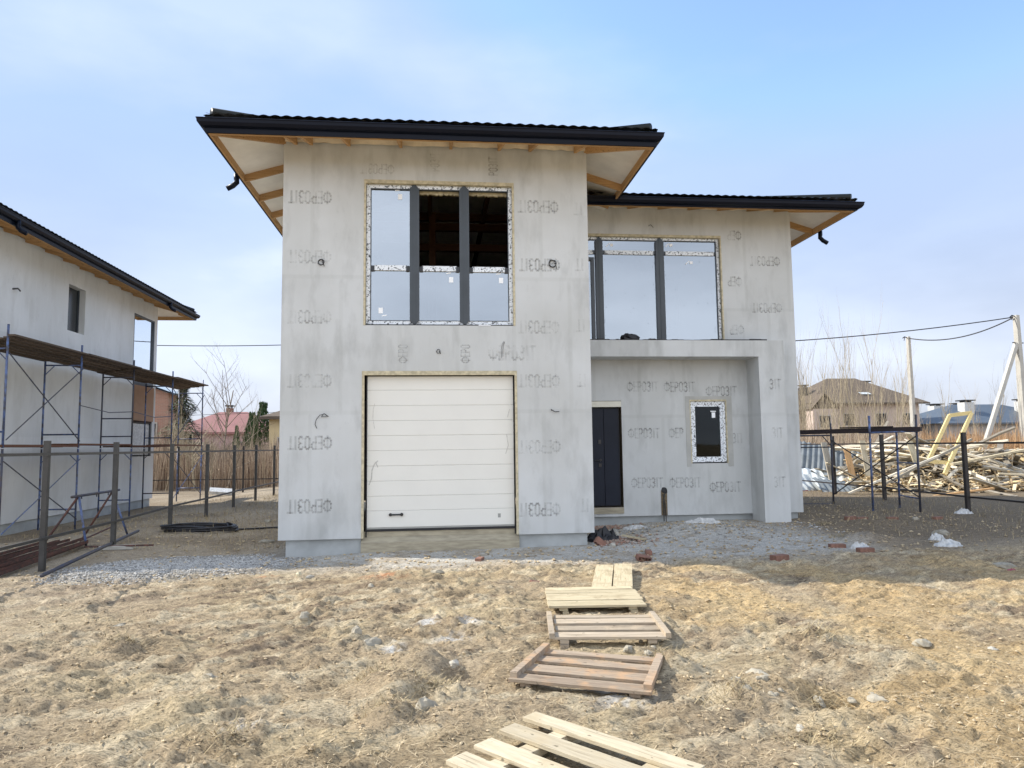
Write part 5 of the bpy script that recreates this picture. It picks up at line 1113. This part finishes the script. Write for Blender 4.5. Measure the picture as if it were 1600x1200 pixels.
thuja(-.252, 52, 4.3, .62, 'shorter dark green thuja, left of the pair beyond the reeds', 1); thuja(-.238, 53, 5.1, .75, 'taller dark green thuja, right of the pair beyond the reeds', 2); thuja(-.272, 60, 3.6, .3, 'thin small thuja standing apart before the red roof', 3)
# bare saplings on the right
sap = [twig_tree(20 + i, h, s, .032, 2, 10, 1.1, 'barkpale', 'bare_sapling', 3) for i, (h, s) in enumerate(((6.2, .32), (5.4, .42), (6.8, .28), (4.8, .5)))]
kids_of = {id(s): children(s) for s in sap}
k_ = 0
rs = random.Random(9)
SP = [(rs.uniform(.52, .70), rs.uniform(31, 48)) for i in range(44)] + [(rs.uniform(.70, .95), rs.uniform(36, 60)) for i in range(16)]
SPS = sorted(SP)
for i, (rx, d) in enumerate(SPS):
    src = sap[i % 4]; o = src if i < 4 else copy_tree(src, None, kids_of[id(src)]); p = far(rx, 0, d); o.location = (p[0], p[1], -.1); s = rs.uniform(.7, 1.12) * (d / 42) ** .6; o.scale = (s, s, s * (.8 if rx > .7 else 1.0)); o.rotation_euler = (rs.uniform(-.07, .07), rs.uniform(-.07, .07), rs.uniform(0, 6.28))
    tag(o, 'thin leafless sapling among the many rising behind the timber heap' if rx < .7 else 'thin leafless sapling in the sparse row toward the strutted pole', 'sapling', 'leafless saplings behind the timber heap' if rx < .7 else 'sparse leafless saplings near the strutted pole')
for i in range(16):
    src = sap[i % 4]; o = copy_tree(src, None, kids_of[id(src)]); d = rs.uniform(33, 44); p = far(rs.uniform(-.37, -.21), 0, d); o.location = (p[0], p[1], -.1); q_ = rs.uniform(.4, .62); o.scale = (q_ * 1.3, q_ * 1.3, q_); o.rotation_euler = (rs.uniform(-.15, .15), rs.uniform(-.15, .15), rs.uniform(0, 6.28))
    tag(o, 'short leafless sapling growing out of the reeds behind the left fences', 'sapling', 'short leafless saplings in the reeds')
# reeds and weeds
def reeds(name, n, px, label, mt, h, w_, lean=.16):
    mb = MB()
    for i in range(n):
        x, y = px(); z = -.2; H_ = h(x, y) * (random.uniform(.5, 1.0) + .35 * random.random() ** 6); a = random.uniform(0, 6.28); l_ = random.gauss(0, lean); ww = random.uniform(.5, 1.3) * w_; b_ = random.uniform(0, 3.14)
        sx, sy = math.cos(b_) * ww, math.sin(b_) * ww; tx, ty = x + math.cos(a) * l_ * H_, y + math.sin(a) * l_ * H_; mx1, my1 = x + math.cos(a) * l_ * H_ * .35, y + math.sin(a) * l_ * H_ * .35
        mb.add([(x - sx, y - sy, z), (x + sx, y + sy, z), (mx1 + sx, my1 + sy, z + H_ * .55), (mx1 - sx, my1 - sy, z + H_ * .55), (tx, ty, z + H_)], [(0, 1, 2, 3), (3, 2, 4)])
        if random.random() < .35:
            q_ = random.uniform(.5, .9); mb.add([(mx1, my1, z + H_ * .5), (mx1 + random.uniform(-.25, .25), my1 + random.uniform(-.2, .2), z + H_ * q_), (mx1 + .02, my1, z + H_ * .53)], [(0, 1, 2)])
    return tag(mb.build(name, M[mt]), label, 'reeds', kind='stuff')
reeds('dry_reeds', 15000, lambda: (random.uniform(-17, 1), 23.5 + 9 * random.random() ** .8), 'dense thicket of dry brown reeds behind the left fences', 'reed', lambda x, y: 2.55 + .3 * math.sin(x * .9) + .25 * float(sstep(-7.5, -11, x)), .011)
reeds('weed_thicket', 11000, lambda: (lambda d: (cx + random.uniform(.68, 1.0) * d, -D + d))(random.uniform(34, 50)), 'dense orange-brown thicket of dead weeds behind the timber heap', 'reedor', lambda x, y: 2.5 + .25 * math.sin(x * .6), .016)
reeds('scrub_thicket', 9000, lambda: (lambda d: (cx + random.uniform(.46, .70) * d, -D + d))(random.uniform(28, 46)), 'tangled pale dead scrub behind the steel sheets', 'reed', lambda x, y: 2.6 + .5 * math.sin(x * .8), .012, .28)
reeds('distant_scrub', 9000, lambda: (lambda d, a: (cx + a * d, -D + d))(random.uniform(62, 68) if random.random() < .5 else random.uniform(95, 120), random.choice((random.uniform(-.95, -.15), random.uniform(.45, 1.1)))), 'distant band of brown scrub along the horizon', 'reed', lambda x, y: 2.6 + .6 * math.sin(x * .35), .07)
o = MB().box(-.5, .5, -.25, .25, 0, .12).build('foam_board', M['white']); o.location = (-6.4, 18.9, -.02); o.rotation_euler = (.3, .1, .3); tag(o, 'white foam board lying in front of the reeds beyond the left scaffolding', 'foam board')
